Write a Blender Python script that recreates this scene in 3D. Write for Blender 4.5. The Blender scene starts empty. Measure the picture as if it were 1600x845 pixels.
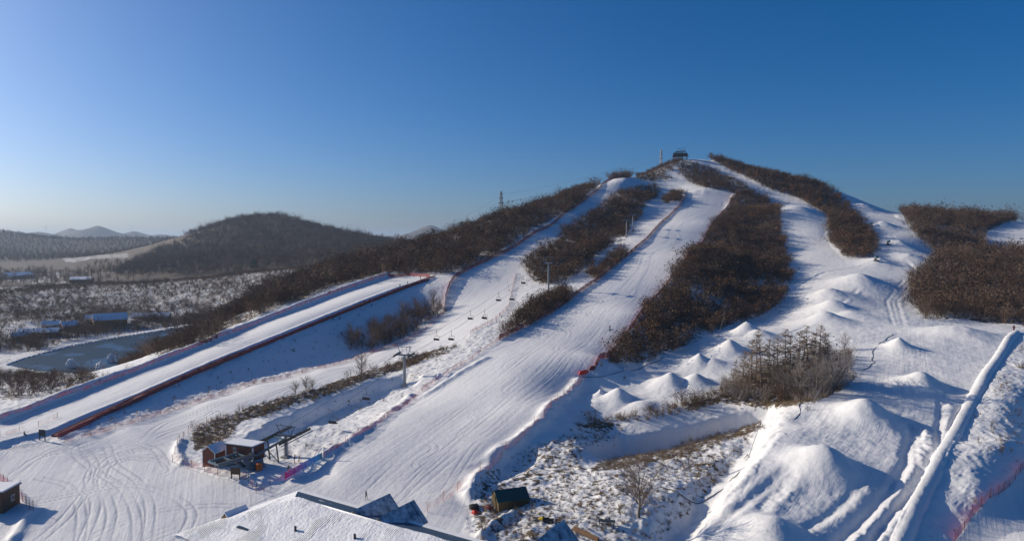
import bpy, bmesh, math, random
import numpy as np
from mathutils import Vector, Matrix

scene = bpy.context.scene
C = scene.collection
R = math.radians
rng = np.random.default_rng(7)
random.seed(7)

# ------------------------------------------------------------------ camera
CAM_H = 45.0                       # drone, 45 m above the base area
FPX = 1067.0                       # focal length in pixels of a 1600 px wide frame (24 mm lens)
PITCH = math.atan((422.5 - 375.0) / FPX)
cam = bpy.data.cameras.new('camera')
cam.lens = 36.0 * FPX / 1600.0
cam.sensor_width = 36.0
cam.clip_start = 0.5
cam.clip_end = 40000
cam_o = bpy.data.objects.new('camera', cam)
C.objects.link(cam_o)
cam_o.location = (0, 0, CAM_H)
cam_o.rotation_euler = (R(90) - PITCH, 0, 0)
scene.camera = cam_o

# ------------------------------------------------------------------ sky, sun, exposure
SUN_EL, SUN_AZ = R(22.0), R(-68.0)   # azimuth from +Y, negative = to the left
world = bpy.data.worlds.new('World')
scene.world = world
world.use_nodes = True
wn, wl = world.node_tree.nodes, world.node_tree.links
wn.clear()
sky = wn.new('ShaderNodeTexSky')
sky.sky_type = 'NISHITA'
sky.sun_disc = False
sky.sun_elevation = SUN_EL
sky.sun_rotation = SUN_AZ
sky.altitude = 300
sky.air_density = 0.75
sky.dust_density = 2.1
sky.ozone_density = 6.2
hs = wn.new('ShaderNodeHueSaturation')
hs.inputs['Saturation'].default_value = 1.25
bg = wn.new('ShaderNodeBackground')
bg.inputs['Strength'].default_value = 0.1
wo = wn.new('ShaderNodeOutputWorld')
wl.new(sky.outputs[0], hs.inputs['Color'])
wl.new(hs.outputs[0], bg.inputs['Color'])
wl.new(bg.outputs[0], wo.inputs['Surface'])

sl = bpy.data.lights.new('sun', 'SUN')
sl.energy = 4.9
sl.angle = R(0.53)
sl.color = (1.0, 0.88, 0.70)
so = bpy.data.objects.new('sun', sl)
C.objects.link(so)
sdir = Vector((math.sin(SUN_AZ) * math.cos(SUN_EL), math.cos(SUN_AZ) * math.cos(SUN_EL), math.sin(SUN_EL)))
so.rotation_euler = sdir.to_track_quat('Z', 'Y').to_euler()
so.location = sdir * 300

scene.view_settings.view_transform = 'Standard'
scene.view_settings.look = 'None'
scene.view_settings.exposure = 0.0
scene.view_settings.gamma = 1.0
scene.view_settings.use_curve_mapping = False
scene.render.engine = 'CYCLES'
scene.cycles.max_bounces = 6
scene.cycles.transparent_max_bounces = 24
scene.cycles.volume_bounces = 0
scene.cycles.use_denoising = True

# ------------------------------------------------------------------ photogrammetry helpers
cp, sp = math.cos(PITCH), math.sin(PITCH)
def ray(u, v):
    """pixel -> (x/y, z/y) slopes of the line of sight in world axes"""
    xc = (np.asarray(u, float) - 800.0) / FPX
    yc = (422.5 - np.asarray(v, float)) / FPX
    dy = cp + yc * sp
    return xc / dy, (-sp + yc * cp) / dy
def P(u, v, D):
    a, s = ray(u, v)
    return np.stack([a * D, np.asarray(D, float) + 0 * a, CAM_H + s * D], -1)
def project(x, y, z):
    zz = z - CAM_H
    f = y * cp - zz * sp
    up = y * sp + zz * cp
    return 800 + FPX * x / f, 422.5 - FPX * up / f

def _hash(ix, iy, seed):
    h = (ix.astype(np.int64) * 374761393 + iy.astype(np.int64) * 668265263 + seed * 974634777) & 0xffffffff
    h = ((h ^ (h >> 13)) * 1274126177) & 0xffffffff
    return ((h ^ (h >> 16)) & 0xffff) / 65535.0
def vnoise(x, y, seed=0):
    ix, iy = np.floor(x), np.floor(y)
    fx, fy = x - ix, y - iy
    fx = fx * fx * (3 - 2 * fx); fy = fy * fy * (3 - 2 * fy)
    a = _hash(ix, iy, seed); b = _hash(ix + 1, iy, seed)
    c = _hash(ix, iy + 1, seed); d = _hash(ix + 1, iy + 1, seed)
    return (a * (1 - fx) + b * fx) * (1 - fy) + (c * (1 - fx) + d * fx) * fy - 0.5
def fbm(x, y, scale, octaves=4, seed=0, gain=0.5):
    r, amp, tot = 0, 1.0, 0
    for k in range(octaves):
        r = r + amp * vnoise(x / scale + 17.3 * k, y / scale - 9.1 * k, seed + k)
        tot += amp; amp *= gain; scale *= 0.5
    return r / tot * 2
def sstep(a, b, x):
    t = np.clip((x - a) / (b - a), 0, 1)
    return t * t * (3 - 2 * t)
def in_poly(px, py, poly):
    poly = np.asarray(poly, float)
    res = np.zeros(px.shape, bool)
    x0, y0 = poly.min(0); x1, y1 = poly.max(0)
    m = (px >= x0) & (px <= x1) & (py >= y0) & (py <= y1)
    if not m.any(): return res
    qx, qy = px[m], py[m]
    r = np.zeros(qx.shape, bool)
    n = len(poly)
    for i in range(n):
        ax, ay = poly[i]; bx, by = poly[(i + 1) % n]
        if ay == by: continue
        c = ((ay > qy) != (by > qy)) & (qx < (bx - ax) * (qy - ay) / (by - ay) + ax)
        r ^= c
    res[m] = r
    return res
def seg_dist(px, py, pts):
    """distance to polyline, distance along it, signed side"""
    pts = np.asarray(pts, float)
    best = np.full(px.shape, 1e18); al = np.zeros(px.shape); sg = np.zeros(px.shape)
    acc = 0.0
    for i in range(len(pts) - 1):
        ax, ay = pts[i][:2]; bx, by = pts[i + 1][:2]
        dx, dy = bx - ax, by - ay
        L = math.hypot(dx, dy) + 1e-9
        t = np.clip(((px - ax) * dx + (py - ay) * dy) / L**2, 0, 1)
        d = (px - ax - t * dx)**2 + (py - ay - t * dy)**2
        m = d < best
        best = np.where(m, d, best); al = np.where(m, acc + t * L, al)
        sg = np.where(m, ((px - ax) * dy - (py - ay) * dx) / L, sg)
        acc += L
    return np.sqrt(best), al, sg
# ------------------------------------------------------------------ terrain: a height field through surveyed points
# (pixel u, pixel v, metres forward) of ground that the photograph shows
CP = []
def cpt(*pts): CP.extend(pts)
# base area
cpt((-150,845,103),(0,845,103),(300,845,103),(600,845,103.5),(800,845,103),(0,760,124),(200,760,125),(400,760,125),(600,760,124.5),
    (700,780,119),(0,705,145),(150,702,146.5),(250,700,147.5),(-150,760,124),(520,740,131),(330,745,129.5),(440,740,131))
# left run
cpt((200,668,160),(330,628,180),(400,602,195),(500,577,212),(600,550,233),(660,525,256),(700,490,280),(740,455,305),(780,410,350),
    (850,365,415),(900,335,468),(930,315,510),(985,281,590),(800,430,330))
# tubing lane: near edge, far edge, bank foot
lane_near = [(-120,728,136),(0,692,148),(80,672,157),(200,622,181),(330,565,211),(450,517,241),(560,472,281),(620,449,306),(672,434,326)]
lane_far  = [(-120,696,150),(0,664,166),(120,618,189),(240,574,213),(330,538,236),(450,490,276),(540,456,312),(605,432,342)]
bank_foot = [(0,706,144.5),(120,690,150),(200,662,165),(250,643,176),(330,618,190),(400,593,206),(480,572,222),(560,545,245),(620,515,269),(670,486,290),(704,455,306)]
def dens(pts, k=4):                              # straight lines between surveyed points stay straight
    out = []
    for (u0, v0, d0_), (u1, v1, d1_) in zip(pts[:-1], pts[1:]):
        for q in range(k):
            t = q / k; out.append((u0 + (u1 - u0) * t, v0 + (v1 - v0) * t, 1 / ((1 - t) / d0_ + t / d1_)))
    return out + [pts[-1]]
lane_near, lane_far, bank_foot = dens(lane_near), dens(lane_far), dens(bank_foot, 3)
cpt(*lane_near); cpt(*lane_far); cpt(*bank_foot)
cpt((640,432,336),(700,436,322))
# outer side of the lane embankment going down to the pond
cpt((0,652,172),(120,606,196),(240,562,222),(330,526,246),(450,478,288),(540,446,325),(600,428,350))
cpt((60,605,206),(0,620,196),(150,580,240),(250,550,260),(330,512,300),(430,470,340),(520,442,360),(0,594,230),(100,586,270),(-100,625,190))
# pond at about z = -12
for u, v in ((20,572),(80,578),(150,582),(230,575),(290,552),(300,525),(330,508),(200,525),(120,540),(50,558),(170,560),(-60,575)):
    s = ray(u, v)[1]; CP.append((u, v, -57.0 / s))
# valley behind the pond, village, orchard terrace
cpt((0,540,372),(150,518,430),(330,495,500),(0,520,402),(100,505,430),(200,500,465),(300,485,520),(360,475,520),(-120,540,360),(-120,490,450))
cpt((0,490,470),(100,482,510),(200,475,545),(0,470,540),(100,455,610),(200,444,670),(300,436,690),(400,427,680),(460,420,660),(-150,465,560))
# wooded spur in the middle left
cpt((380,480,400),(430,455,420),(480,435,440),(540,412,450),(590,400,450),(640,386,455),(680,374,460),(450,470,350),(560,430,370),(640,415,375))
cpt((700,405,365),(720,425,335),(720,362,450),(760,345,470),(800,336,485),(850,320,520),(900,300,560),(940,287,590),(990,276,620),(1030,265,640),
    (800,390,385),(860,340,460),(920,300,550))
# summit knoll
cpt((1063,252,655),(1090,250,660),(1045,258,648),(1000,285,612),(1020,295,600),(1060,290,605),(1070,268,630),(1090,300,575),(1140,303,572),(1110,308,562),
    (1000,300,585),(960,345,480),(930,375,430))
# lift corridor and the island below it
cpt((632,602,190),(857,458,285),(740,520,232),(700,558,209),(640,606,188),(560,660,163),(820,480,265),(900,412,345),(985,366,425),(1020,330,500))
cpt((480,612,186),(400,642,172),(330,672,160),(560,588,200),(640,562,217),(700,540,226),(540,640,178),(480,660,167),(420,688,149),(470,665,158),(600,614,189),
    (375,735,132),(450,712,141),(480,712,140),(300,700,147),(300,720,139),(850,420,335),(880,380,400))
# middle run
cpt((520,735,131),(650,720,134),(700,680,146.5),(760,640,160),(830,590,181),(880,550,203),(930,500,238),(970,455,282),(1010,410,340),(1050,365,420),
    (1090,330,500),(700,590,190),(620,645,164),(800,530,223),(880,478,262),(960,418,335),(1030,352,450),
    (850,640,157),(780,700,140),(720,755,125.5),(940,560,198),(1000,492,242),(1080,400,350),(1115,350,450))
# wood right of the middle run, right trail
cpt((1180,330,530),(1200,400,400),(1220,450,330),(1100,450,300),(1050,520,240),(965,572,201),(1180,500,275),(1120,500,268),(1130,400,375),(1150,360,455))
cpt((1110,262,640),(1180,290,590),(1250,322,510),(1280,360,445),(1270,400,390),(1260,440,335),(1220,482,290),(1170,515,252),(1200,330,520))
cpt((1100,250,662),(1150,259,660),(1200,272,650),(1250,285,635),(1290,293,620),(1340,311,590),(1400,334,560),(1300,340,515),(1340,370,450),(1340,400,385),(1240,300,580))
cpt((1320,303,595),(1360,337,515),(1400,370,440),(1435,392,405),(1400,430,340),(1350,442,320),(1310,475,282),(1300,500,258),(1380,480,282),(1420,495,262))
# right wood and right run
cpt((1450,340,560),(1500,342,560),(1570,346,560),(1450,400,410),(1440,470,300),(1550,505,258),(1480,440,330),(1600,395,420),(1600,352,500),(1540,400,400),
    (1700,350,500),(1700,420,370),(1700,510,255),(1600,450,310),(1500,500,262))
# right field
cpt((1400,545,206),(1550,560,195),(1480,525,228),(1590,520,231),(1350,560,198),(1380,610,162),(1500,620,159),(1300,690,132),(1430,700,130),(1200,780,112),
    (1350,800,109),(1150,845,101.5),(1400,845,102),(1520,690,133),(1580,590,170),(1230,720,124.5),(1250,660,145),(1320,570,184),(1440,770,113.5))
cpt((1208,676,138),(1176,732,122),(1136,788,110.3),(1240,632,156),(1225,655,147),(1190,705,130))
# bank right of the berm and the run in the corner
cpt((1590,620,156),(1575,690,131.6),(1520,690,131.9),(1532,760,115.0),(1475,760,115.4),(1560,640,150),(1530,640,151),(1630,715,134),(1592,775,118),(1545,820,108),(1640,660,152),(1500,845,104),(1600,845,103),(1750,845,103),(1750,700,134),(1640,765,121))
# middle shelf with snow heaps
cpt((930,610,184),(950,640,171),(1050,605,186),(1100,570,204),(1150,530,232),(1000,600,188),(1130,590,190),(980,575,201),(1040,560,212),(1100,525,240),
    (1200,540,222),(1250,560,205),(1300,540,213),(1200,600,175),(1280,610,165))
# rim of the shelf, gully floor, spoil ground
cpt((880,665,152),(930,664,159),(1000,654,163),(1060,642,167),(1130,618,176),(1190,622,170))
cpt((960,690,153.5),(1000,700,151.5),(1060,690,153.5),(1120,668,159.5),(1180,650,163),(930,722,138))
cpt((940,732,131),(1000,722,136),(1060,708,142),(1120,690,147),(1180,670,152))
cpt((900,750,126),(850,720,137),(760,770,121.5),(800,715,138),(1050,770,117),(1000,800,110),(870,680,147.5),(900,700,141),(800,790,116),(900,830,106),(820,740,130),(740,790,117))
cpt((1080,800,113.5),(1130,740,129),(1180,690,143),(1020,845,104.5),(1090,765,118.5),(1150,700,141))
# hidden ground: (pixel u, metres forward, height)
HID = [(600,620,22),(700,640,20),(800,700,25),(900,760,30),(1000,820,50),(1070,860,60),(1150,840,55),(1250,820,45),(1350,800,35),(1450,800,20),(1570,800,20),(1700,800,20),
       (1063,720,112),(1100,730,112),(1000,700,88),(940,680,75),(1150,730,102),(1200,720,92),(1250,715,83),(1290,700,76),(1340,670,65),(1400,650,55),
       (870,620,65),(800,570,50),(720,540,38),(640,540,30),(560,540,22),(480,560,12),(1450,650,52),(1500,650,52),(1570,650,50),(1700,600,45),
       (-150,800,-6),(0,800,-8),(100,820,-8),(200,830,-8),(300,830,-6),(400,820,0),(500,800,6),(1500,1200,0),(1200,1300,0),(900,1300,0),(1700,1200,0),
       (700,900,0),(600,900,4)]
# far ground
cpt((0,436,1000),(100,432,1060),(30,425,1180),(120,428,1120),(200,415,1150),(270,388,1300),(300,405,1050),(250,420,950),(400,408,980),(500,402,1000),(580,395,950),(350,395,1120))
cpt((410,340,1450),(370,344,1420),(330,357,1400),(290,369,1380),(440,340,1460),(480,352,1420),(550,368,1380),(600,380,1280))
for u, d, z in ((410,1800,40),(300,1700,20),(500,1700,25),(600,1600,10),(0,1700,0),(100,1700,0),(200,1700,5),(-200,1500,-5),(700,1800,0),(800,2500,0),(1000,2500,0),
                (1400,2500,0),(1800,2500,0),(0,3600,20),(200,3600,20),(400,3600,20),(600,3600,20),(900,4500,0),(1400,4500,0),(-250,3600,20),(-250,800,-6),(1850,1200,0)):
    HID.append((u, d, z))
cpt((0,362,2500),(60,371,2600),(-120,358,2500),(130,375,2600),(180,373,2600),(250,374,2600),(100,392,2100),(0,385,2100),(200,395,1900),(590,373,2400),(640,378,2400))

ctrl = [P(u, v, d) for u, v, d in CP] + [np.array([(u - 800) / FPX * d, d, z], float) for u, d, z in HID]
ctrl = np.array(ctrl, float)
def logpol(x, y): return x / y, np.log(y)
ca, cb = logpol(ctrl[:, 0], ctrl[:, 1])
def tps_k(r2): return 0.5 * r2 * np.log(r2 + 1e-12)
n = len(ctrl)
K = tps_k((ca[:, None] - ca[None])**2 + (cb[:, None] - cb[None])**2) + np.eye(n) * 2e-6
A = np.zeros((n + 3, n + 3)); A[:n, :n] = K
Q = np.stack([np.ones(n), ca, cb], 1); A[:n, n:] = Q; A[n:, :n] = Q.T
coef = np.linalg.solve(A, np.concatenate([ctrl[:, 2], np.zeros(3)]))

NA = 1260
ga = np.linspace(-0.93, 0.93, NA)
def geo(a, b, r): return np.exp(np.arange(math.log(a), math.log(b), math.log(1 + r)))
gd = np.concatenate([geo(72, 96, 0.012), geo(96, 260, 0.0042), geo(260, 700, 0.006), geo(700, 3000, 0.011), geo(3000, 14000, 0.03)])
ND = len(gd)
GA, GD = np.meshgrid(ga, gd)                 # rows: distance, columns: bearing
def eval_tps(a, b):
    out = np.empty(a.size, np.float32)
    a, b = a.ravel().astype(np.float32), b.ravel().astype(np.float32)
    caf, cbf, cf = ca.astype(np.float32), cb.astype(np.float32), coef.astype(np.float64)
    for i in range(0, a.size, 20000):
        r2 = (a[i:i+20000, None] - caf[None])**2 + (b[i:i+20000, None] - cbf[None])**2
        k = 0.5 * r2 * np.log(r2 + 1e-12)
        out[i:i+20000] = k.astype(np.float64) @ cf[:n] + cf[n] + cf[n+1] * a[i:i+20000] + cf[n+2] * b[i:i+20000]
    return out
# smooth field: evaluated on a thinner grid, then refined
sa, sd = 2, 2
za = np.unique(np.concatenate([np.arange(0, NA, sa), [NA - 1]])); zd = np.unique(np.concatenate([np.arange(0, ND, sd), [ND - 1]]))
Zc = eval_tps(np.repeat(ga[za][None], len(zd), 0), np.repeat(np.log(gd[zd])[:, None], len(za), 1)).reshape(len(zd), len(za)).astype(float)
Zt = np.stack([np.interp(np.arange(NA), za, row) for row in Zc])
GZ = np.stack([np.interp(np.arange(ND), zd, Zt[:, j]) for j in range(NA)], 1)
GX, GY = GA * GD, GD.copy()
# far mountains
flat_far = sstep(2700, 3600, GY)
GZ = GZ * (1 - flat_far) + flat_far * 15
fi = int(np.searchsorted(gd, 3600)); fn = 1 + 0.25 * fbm(GX[fi:], GY[fi:], 500, 3, 5)
for u, v, d, w in ((150,352,7500,420),(112,356,8500,380),(210,361,8000,380),(60,362,6500,500),(250,366,7500,600),(10,366,6000,500),(672,351,7500,380),(620,368,7500,600),(720,370,8000,700),(330,364,7000,700),(500,368,8000,900),(-80,362,8000,700)):
    x0, y0, z0 = P(u, v, d)
    x0, y0, z0 = P(u, v, d * 0.72); w = w * 0.72
    r = np.hypot(GX[fi:] - x0, (GY[fi:] - y0) * 0.8) * fn
    GZ[fi:] = np.maximum(GZ[fi:], (z0 - 15) * np.exp(-(r / w)**1.25) + 15)

_lg = np.log(gd)
def base_z(x, y, G=None):
    """bilinear height at world points"""
    G = GZ if G is None else G
    x = np.asarray(x, float); y = np.asarray(y, float)
    fa = np.clip((x / y - ga[0]) / (ga[1] - ga[0]), 0, NA - 1.001)
    fd = np.interp(np.log(y), _lg, np.arange(ND)); fd = np.clip(fd, 0, ND - 1.001)
    i, j = fd.astype(int), fa.astype(int); di, dj = fd - i, fa - j
    return (G[i, j] * (1 - dj) + G[i, j+1] * dj) * (1 - di) + (G[i+1, j] * (1 - dj) + G[i+1, j+1] * dj) * di
def at(u, v):
    """first ground point that the line of sight through a pixel meets"""
    a, s = ray(u, v)
    ys = np.exp(np.linspace(math.log(75), math.log(9000), 2600))
    d = base_z(a * ys, ys) - (CAM_H + s * ys)
    k = np.argmax(d > 0)
    if d[k] <= 0: k = int(np.argmax(d / ys))
    if k > 0 and d[k] > 0:
        t = d[k-1] / (d[k-1] - d[k]); y = ys[k-1] + t * (ys[k] - ys[k-1])
    else: y = ys[k]
    x = float(a * y)
    return Vector((x, float(y), float(base_z(x, y))))
def line_at(pts, step=None):
    w = [at(u, v) for u, v in pts]
    if step is None: return np.array([p[:] for p in w])
    out = []
    for p, q in zip(w[:-1], w[1:]):
        k = max(1, int(round((q - p).length / step)))
        for i in range(k):
            r = p.lerp(q, i / k); out.append((r.x, r.y, 0))
    out.append(w[-1][:])
    out = np.array(out); out[:, 2] = base_z(out[:, 0], out[:, 1])
    return out

# ------------------------------------------------------------------ earthworks on the smooth field
def near_line(L, m):
    return (GX > L[:, 0].min() - m) & (GX < L[:, 0].max() + m) & (GY > L[:, 1].min() - m) & (GY < L[:, 1].max() + m)
# heaps of machine-made snow: (foot-centre pixel u, v, height m, radius m, sharpness)
HEAPS = [(1288,734,4.2,6.0,2.0),(1352,653,4.1,5.6,2.0),(1440,605,4.0,5.2,1.8),(1492,526,3.6,12.0,2.0),(1404,546,4.0,4.3,1.3),(1208,850,3.6,5.6,1.8),
         (966,634,4.6,5.6,1.6),(938,628,3.6,2.6,1.1),(1002,640,2.2,6.0,1.8),(1048,606,4.4,5.2,1.5),(1085,604,3.6,5.0,1.7),(1092,572,4.0,4.6,1.3),(1112,572,2.4,6.0,1.6),
         (1140,552,4.4,5.6,1.6),(1166,524,5.0,6.0,1.4),(1186,528,3.0,6.5,1.7),(1288,505,4.6,8.0,1.5),(1300,485,4.4,8.5,1.5),(1294,466,4.4,10.0,1.6),(1342,442,4.6,12.0,1.5),
         (1380,356,4.6,9,1.6),(1405,384,3.5,9,1.6),(1372,412,3.5,9,1.5),(1420,405,3.0,10,1.6),(1350,328,5,11,1.6),(1330,495,2.2,8,1.6)]
dz = np.zeros_like(GZ)
HEAP_C = []
for u, v, h, r, e in HEAPS:
    c = at(u, v); HEAP_C.append(c)
    m = (np.abs(GX - c.x) < 4 * r) & (np.abs(GY - c.y) < 4 * r)
    x, y = GX[m] - c.x, GY[m] - c.y
    rr = np.hypot(x, y) * (1 + 0.16 * fbm(GX[m], GY[m], r, 3, int(u)))
    dz[m] = np.maximum(dz[m], h * np.exp(-(rr / r)**e * 1.2) * (1 + 0.06 * fbm(GX[m], GY[m], 3.0, 2, int(v))))
GZ += dz
heap = np.clip(dz / 2.0, 0, 1)
# the long snow-covered pipe berm of the right field
berm = line_at([(1588,519),(1562,555),(1530,605),(1505,650),(1480,695),(1455,745),(1430,795),(1408,845),(1396,880)])
d, al, sg = seg_dist(GX, GY, berm)
bz = np.clip(1 - (np.abs(d) / 1.3)**2, 0, 1)
GZ += 0.8 * bz**0.7 * (1 + 0.10 * vnoise(al / 9, al * 0, 3)) 
heap = np.maximum(heap, bz)
# snow bank along the far side of the tubing lane
lb = line_at([(0,662),(60,640),(120,616),(180,594),(240,572),(330,536),(390,512),(450,488),(540,454),(603,433)])
d, al, sg = seg_dist(GX, GY, lb)
GZ += 2.5 * np.exp(-(d / 2.6)**2) * (1 + 0.12 * vnoise(al / 9, al * 0, 8))
d, al, sg = seg_dist(GX, GY, line_at([(0,694),(80,674),(140,648),(200,624),(330,567),(450,519),(560,474),(620,451),(668,436)]))
GZ += 0.8 * np.exp(-(d / 1.2)**2)
# ruts and windrows left by the groomer in the right field
ruts = [([(1424,678),(1415,720),(1392,760),(1355,800),(1318,835)],0.75,1.0),([(1440,680),(1448,715),(1425,755),(1390,800),(1360,845)],0.5,0.8),
        ([(1470,640),(1465,690),(1450,730),(1420,775)],0.5,0.8),([(1245,730),(1205,775),(1160,815),(1130,845)],0.6,1.0),([(1225,735),(1190,765),(1140,805),(1105,840)],0.55,1.0),
        ([(1330,770),(1300,800),(1278,815)],0.35,0.7),([(1200,690),(1180,715),(1150,745)],0.4,0.8),
        ([(1500,640),(1490,660),(1470,700)],0.5,0.7),([(1432,690),(1436,730),(1405,785),(1370,830)],0.35,0.6),
        ([(1330,372),(1400,395),(1430,420)],0.4,1.0),([(1410,440),(1385,470),(1395,505)],0.16,0.7),([(1418,440),(1393,470),(1403,505)],0.14,0.7),([(1426,440),(1401,470),(1411,505)],0.16,0.7),
        ([(1340,450),(1280,490),(1230,520)],0.35,0.8),([(1180,470),(1290,425),(1350,415)],0.3,0.8)]
for pts, dep, w in ruts:
    L = line_at(pts); q = near_line(L, 8)
    d, al, sg = seg_dist(GX[q], GY[q], L)
    wob = sg + 0.5 * vnoise(al / 4, al * 0, 11)
    hm_ = 1 - np.clip(heap[q] * 1.6, 0, 1)
    GZ[q] += hm_ * (-dep * np.exp(-(wob / w)**2) * (d < 6 * w) + 0.5 * dep * np.exp(-((wob + 2.2 * w) / w)**2) * (d < 6 * w) * (1 + vnoise(GX[q] / 0.9, GY[q] / 0.9, 5)))
# the shaded gully under the shelf, the ditch along the right field, the hollow under the lift
for pts, dep, a_, b_ in (([(925,712),(950,704),(985,700),(1040,692),(1090,680),(1140,664),(1185,650)],3.0,2.2,5.0),([(1192,672),(1165,702),(1130,744),(1090,792),(1050,850)],1.5,1.0,4.6),
                         ([(385,700),(420,682),(470,660),(530,634),(590,610),(625,596)],2.6,2.8,6.5),([(745,748),(775,735),(815,712)],1.2,2,5)):
    L = line_at(pts); q = near_line(L, 12); d, al, sg = seg_dist(GX[q], GY[q], L)
    GZ[q] -= dep * (1 - sstep(a_, b_, d * (1 + 0.3 * vnoise(GX[q] / 3, GY[q] / 3, 61)))) * sstep(0, 6, al)
# ploughed edges of the middle run and the plaza
for pts, hgt, w in (([(905,600),(880,625),(845,662),(812,690),(780,715),(745,750),(735,775)],1.5,1.6),([(735,772),(742,788),(760,790)],1.0,1.3),
                    ([(640,620),(590,660),(545,690),(505,712)],0.9,1.4),([(760,560),(700,595),(660,620)],0.6,1.2),([(282,690),(276,705),(285,725)],0.8,1.0),
                    ([(20,842),(40,815),(58,798)],0.6,1.0),([(752,838),(775,820),(800,806)],1.0,1.0)):
    L = line_at(pts); q = near_line(L, 8); d, al, sg = seg_dist(GX[q], GY[q], L)
    GZ[q] += hgt * np.exp(-(d / w)**2) * (1 + 0.5 * vnoise(GX[q] / 1.7, GY[q] / 1.7, 21))
GU, GV = project(GX, GY, GZ)
# ------------------------------------------------------------------ what covers the ground
U, V_ = GU, GV
WOB = fbm(GX, GY, 9.0, 3, 41)
def reg(poly, d0=0, d1=1e9, soft=0.0):
    return in_poly(U + soft * WOB, V_ + soft * 0.5 * WOB, poly) & (GY > d0) & (GY < d1)
LEFT_RUN = [(-300,950),(-300,760),(0,702),(100,692),(180,668),(250,648),(330,622),(400,600),(480,580),(560,558),(620,541),(660,518),(693,490),(697,465),(703,445),(715,432),(760,410),
  (800,390),(840,364),(880,337),(915,314),(938,294),(945,287),(988,276),(995,284),(975,297),(955,310),(930,330),(900,350),(870,372),(840,395),(815,415),(808,430),(800,470),(788,492),
  (755,512),(720,527),(690,537),(650,547),(600,562),(560,580),(500,600),(450,615),(400,630),(350,650),(310,665),(285,690),(272,722),(330,745),(400,760),(430,770),(430,950)]
MID_RUN = [(1075,300),(1147,303),(1130,330),(1112,352),(1095,382),(1070,407),(1050,432),(1040,447),(1012,475),(1000,492),(976,527),(950,557),(925,582),(905,600),(850,655),(800,700),
  (740,745),(735,790),(700,950),(430,950),(430,770),(470,752),(510,720),(545,695),(590,663),(640,625),(700,582),(740,560),(780,532),(830,507),(880,478),(930,442),(985,397),(1012,375),(1032,352),(1062,325)]
LANE = [(-300,770),(0,694),(80,674),(200,624),(330,567),(450,519),(560,474),(620,451),(672,434),(655,430),(603,431),(540,454),(450,488),(330,536),(240,572),(120,616),(0,662),(-300,735)]
TRAIL = [(1085,249),(1105,247),(1140,266),(1200,296),(1250,313),(1295,340),(1290,360),(1300,385),(1320,402),(1340,412),(1370,405),(1373,385),(1345,345),(1318,312),(1285,292),(1300,288),(1340,306),
  (1380,325),(1410,345),(1440,378),(1462,400),(1440,420),(1412,440),(1420,470),(1440,500),(1330,530),(1240,520),(1190,535),(1150,520),(1180,500),(1225,480),(1240,440),(1228,400),(1222,360),(1215,325),(1170,295),(1120,268)]
FIELD = [(1440,500),(1500,500),(1570,508),(1600,518),(1586,545),(1530,625),(1480,715),(1440,790),(1405,860),(1395,950),(1060,950),(1105,845),(1150,790),(1180,740),(1200,680),(1240,650),(1330,600),(1335,550),(1330,530)]
SHELF = [(920,600),(940,588),(985,580),(1040,560),(1100,528),(1150,505),(1190,535),(1200,580),(1140,600),(1060,632),(1000,645),(930,655),(850,690),(820,700),(860,655)]
RIGHT_RUN = [(1600,345),(1575,348),(1545,362),(1538,378),(1545,392),(1600,395),(1800,400),(1800,345)]
CORNER_RUN = [(1600,735),(1560,770),(1520,805),(1490,845),(1480,950),(1800,950),(1800,700)]
names_r = ['ground', 'ski_slope', 'ski_slope', 'tubing_lane', 'ski_trail', 'snow_field', 'snow_shelf', 'ski_slope', 'ski_slope']
RID = np.zeros(GZ.shape, np.int8)
for k, (poly, d0, d1, soft) in enumerate([(LEFT_RUN,0,588,2),(MID_RUN,0,590,2),(LANE,0,350,1),(TRAIL,200,680,3),(FIELD,0,262,3),(SHELF,0,260,3),(RIGHT_RUN,0,530,3),(CORNER_RUN,0,140,2)], 1):
    RID[reg(poly, d0, d1, soft) & (RID == 0)] = k
groomed = np.isin(RID, (1, 2, 3, 7, 8))
smooth = RID > 0

# bare, brushy ground (0 clean snow .. 1 dead grass)
brush = np.full(GZ.shape, 0.30)
brush[(GY > 300) & (GX < -40)] = 0.46
def brushy(poly, val, d0=0, d1=1e9):
    m = reg(poly, d0, d1, 6); brush[m] = val
# woods (pixel outlines of the ground they stand on)
WOOD_LEFT = [(992,274),(1000,200),(745,200),(738,344),(705,370),(640,388),(600,399),(560,404),(470,432),(400,446),(370,470),(330,490),(290,500),(300,520),(330,522),(400,496),(450,474),(540,444),(600,427),(690,428),(712,428),(755,408),(795,388),(835,362),(875,336),(910,314),(932,293),(942,284)]
WOOD_TOP = [(992,274),(1000,230),(1075,235),(1062,255),(1050,262),(1040,270),(1050,280),(1030,284),(1000,282)]
WOOD_KNOLL = [(1062,258),(1085,255),(1110,266),(1150,284),(1180,300),(1165,308),(1148,304),(1128,298),(1100,295),(1075,285),(1060,272)]
WOOD_MID = [(1025,292),(1000,292),(975,302),(950,318),(925,337),(895,357),(865,378),(838,400),(818,418),(825,436),(845,446),(880,440),(915,418),(950,390),(975,372),(985,345),(1000,330),(1020,312)]
WOOD_MID_B = [(1045,300),(1070,298),(1062,315),(1040,320)]
WOOD_STRIP = [(1000,392),(965,398),(935,418),(915,432),(930,440),(960,418),(985,400)]
WOOD_STRIP_B = [(885,452),(860,458),(840,472),(815,492),(795,508),(780,522),(785,530),(830,505),(880,477),(890,465)]
WOOD_RIGHT = [(1152,308),(1175,302),(1205,318),(1222,335),(1222,360),(1230,400),(1238,435),(1225,470),(1180,498),(1150,505),(1100,528),(1050,548),(1000,570),(945,568),(955,555),(980,527),(1003,494),(1016,477),(1044,447),(1055,432),(1074,408),(1099,383),(1116,354),(1134,332)]
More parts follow.
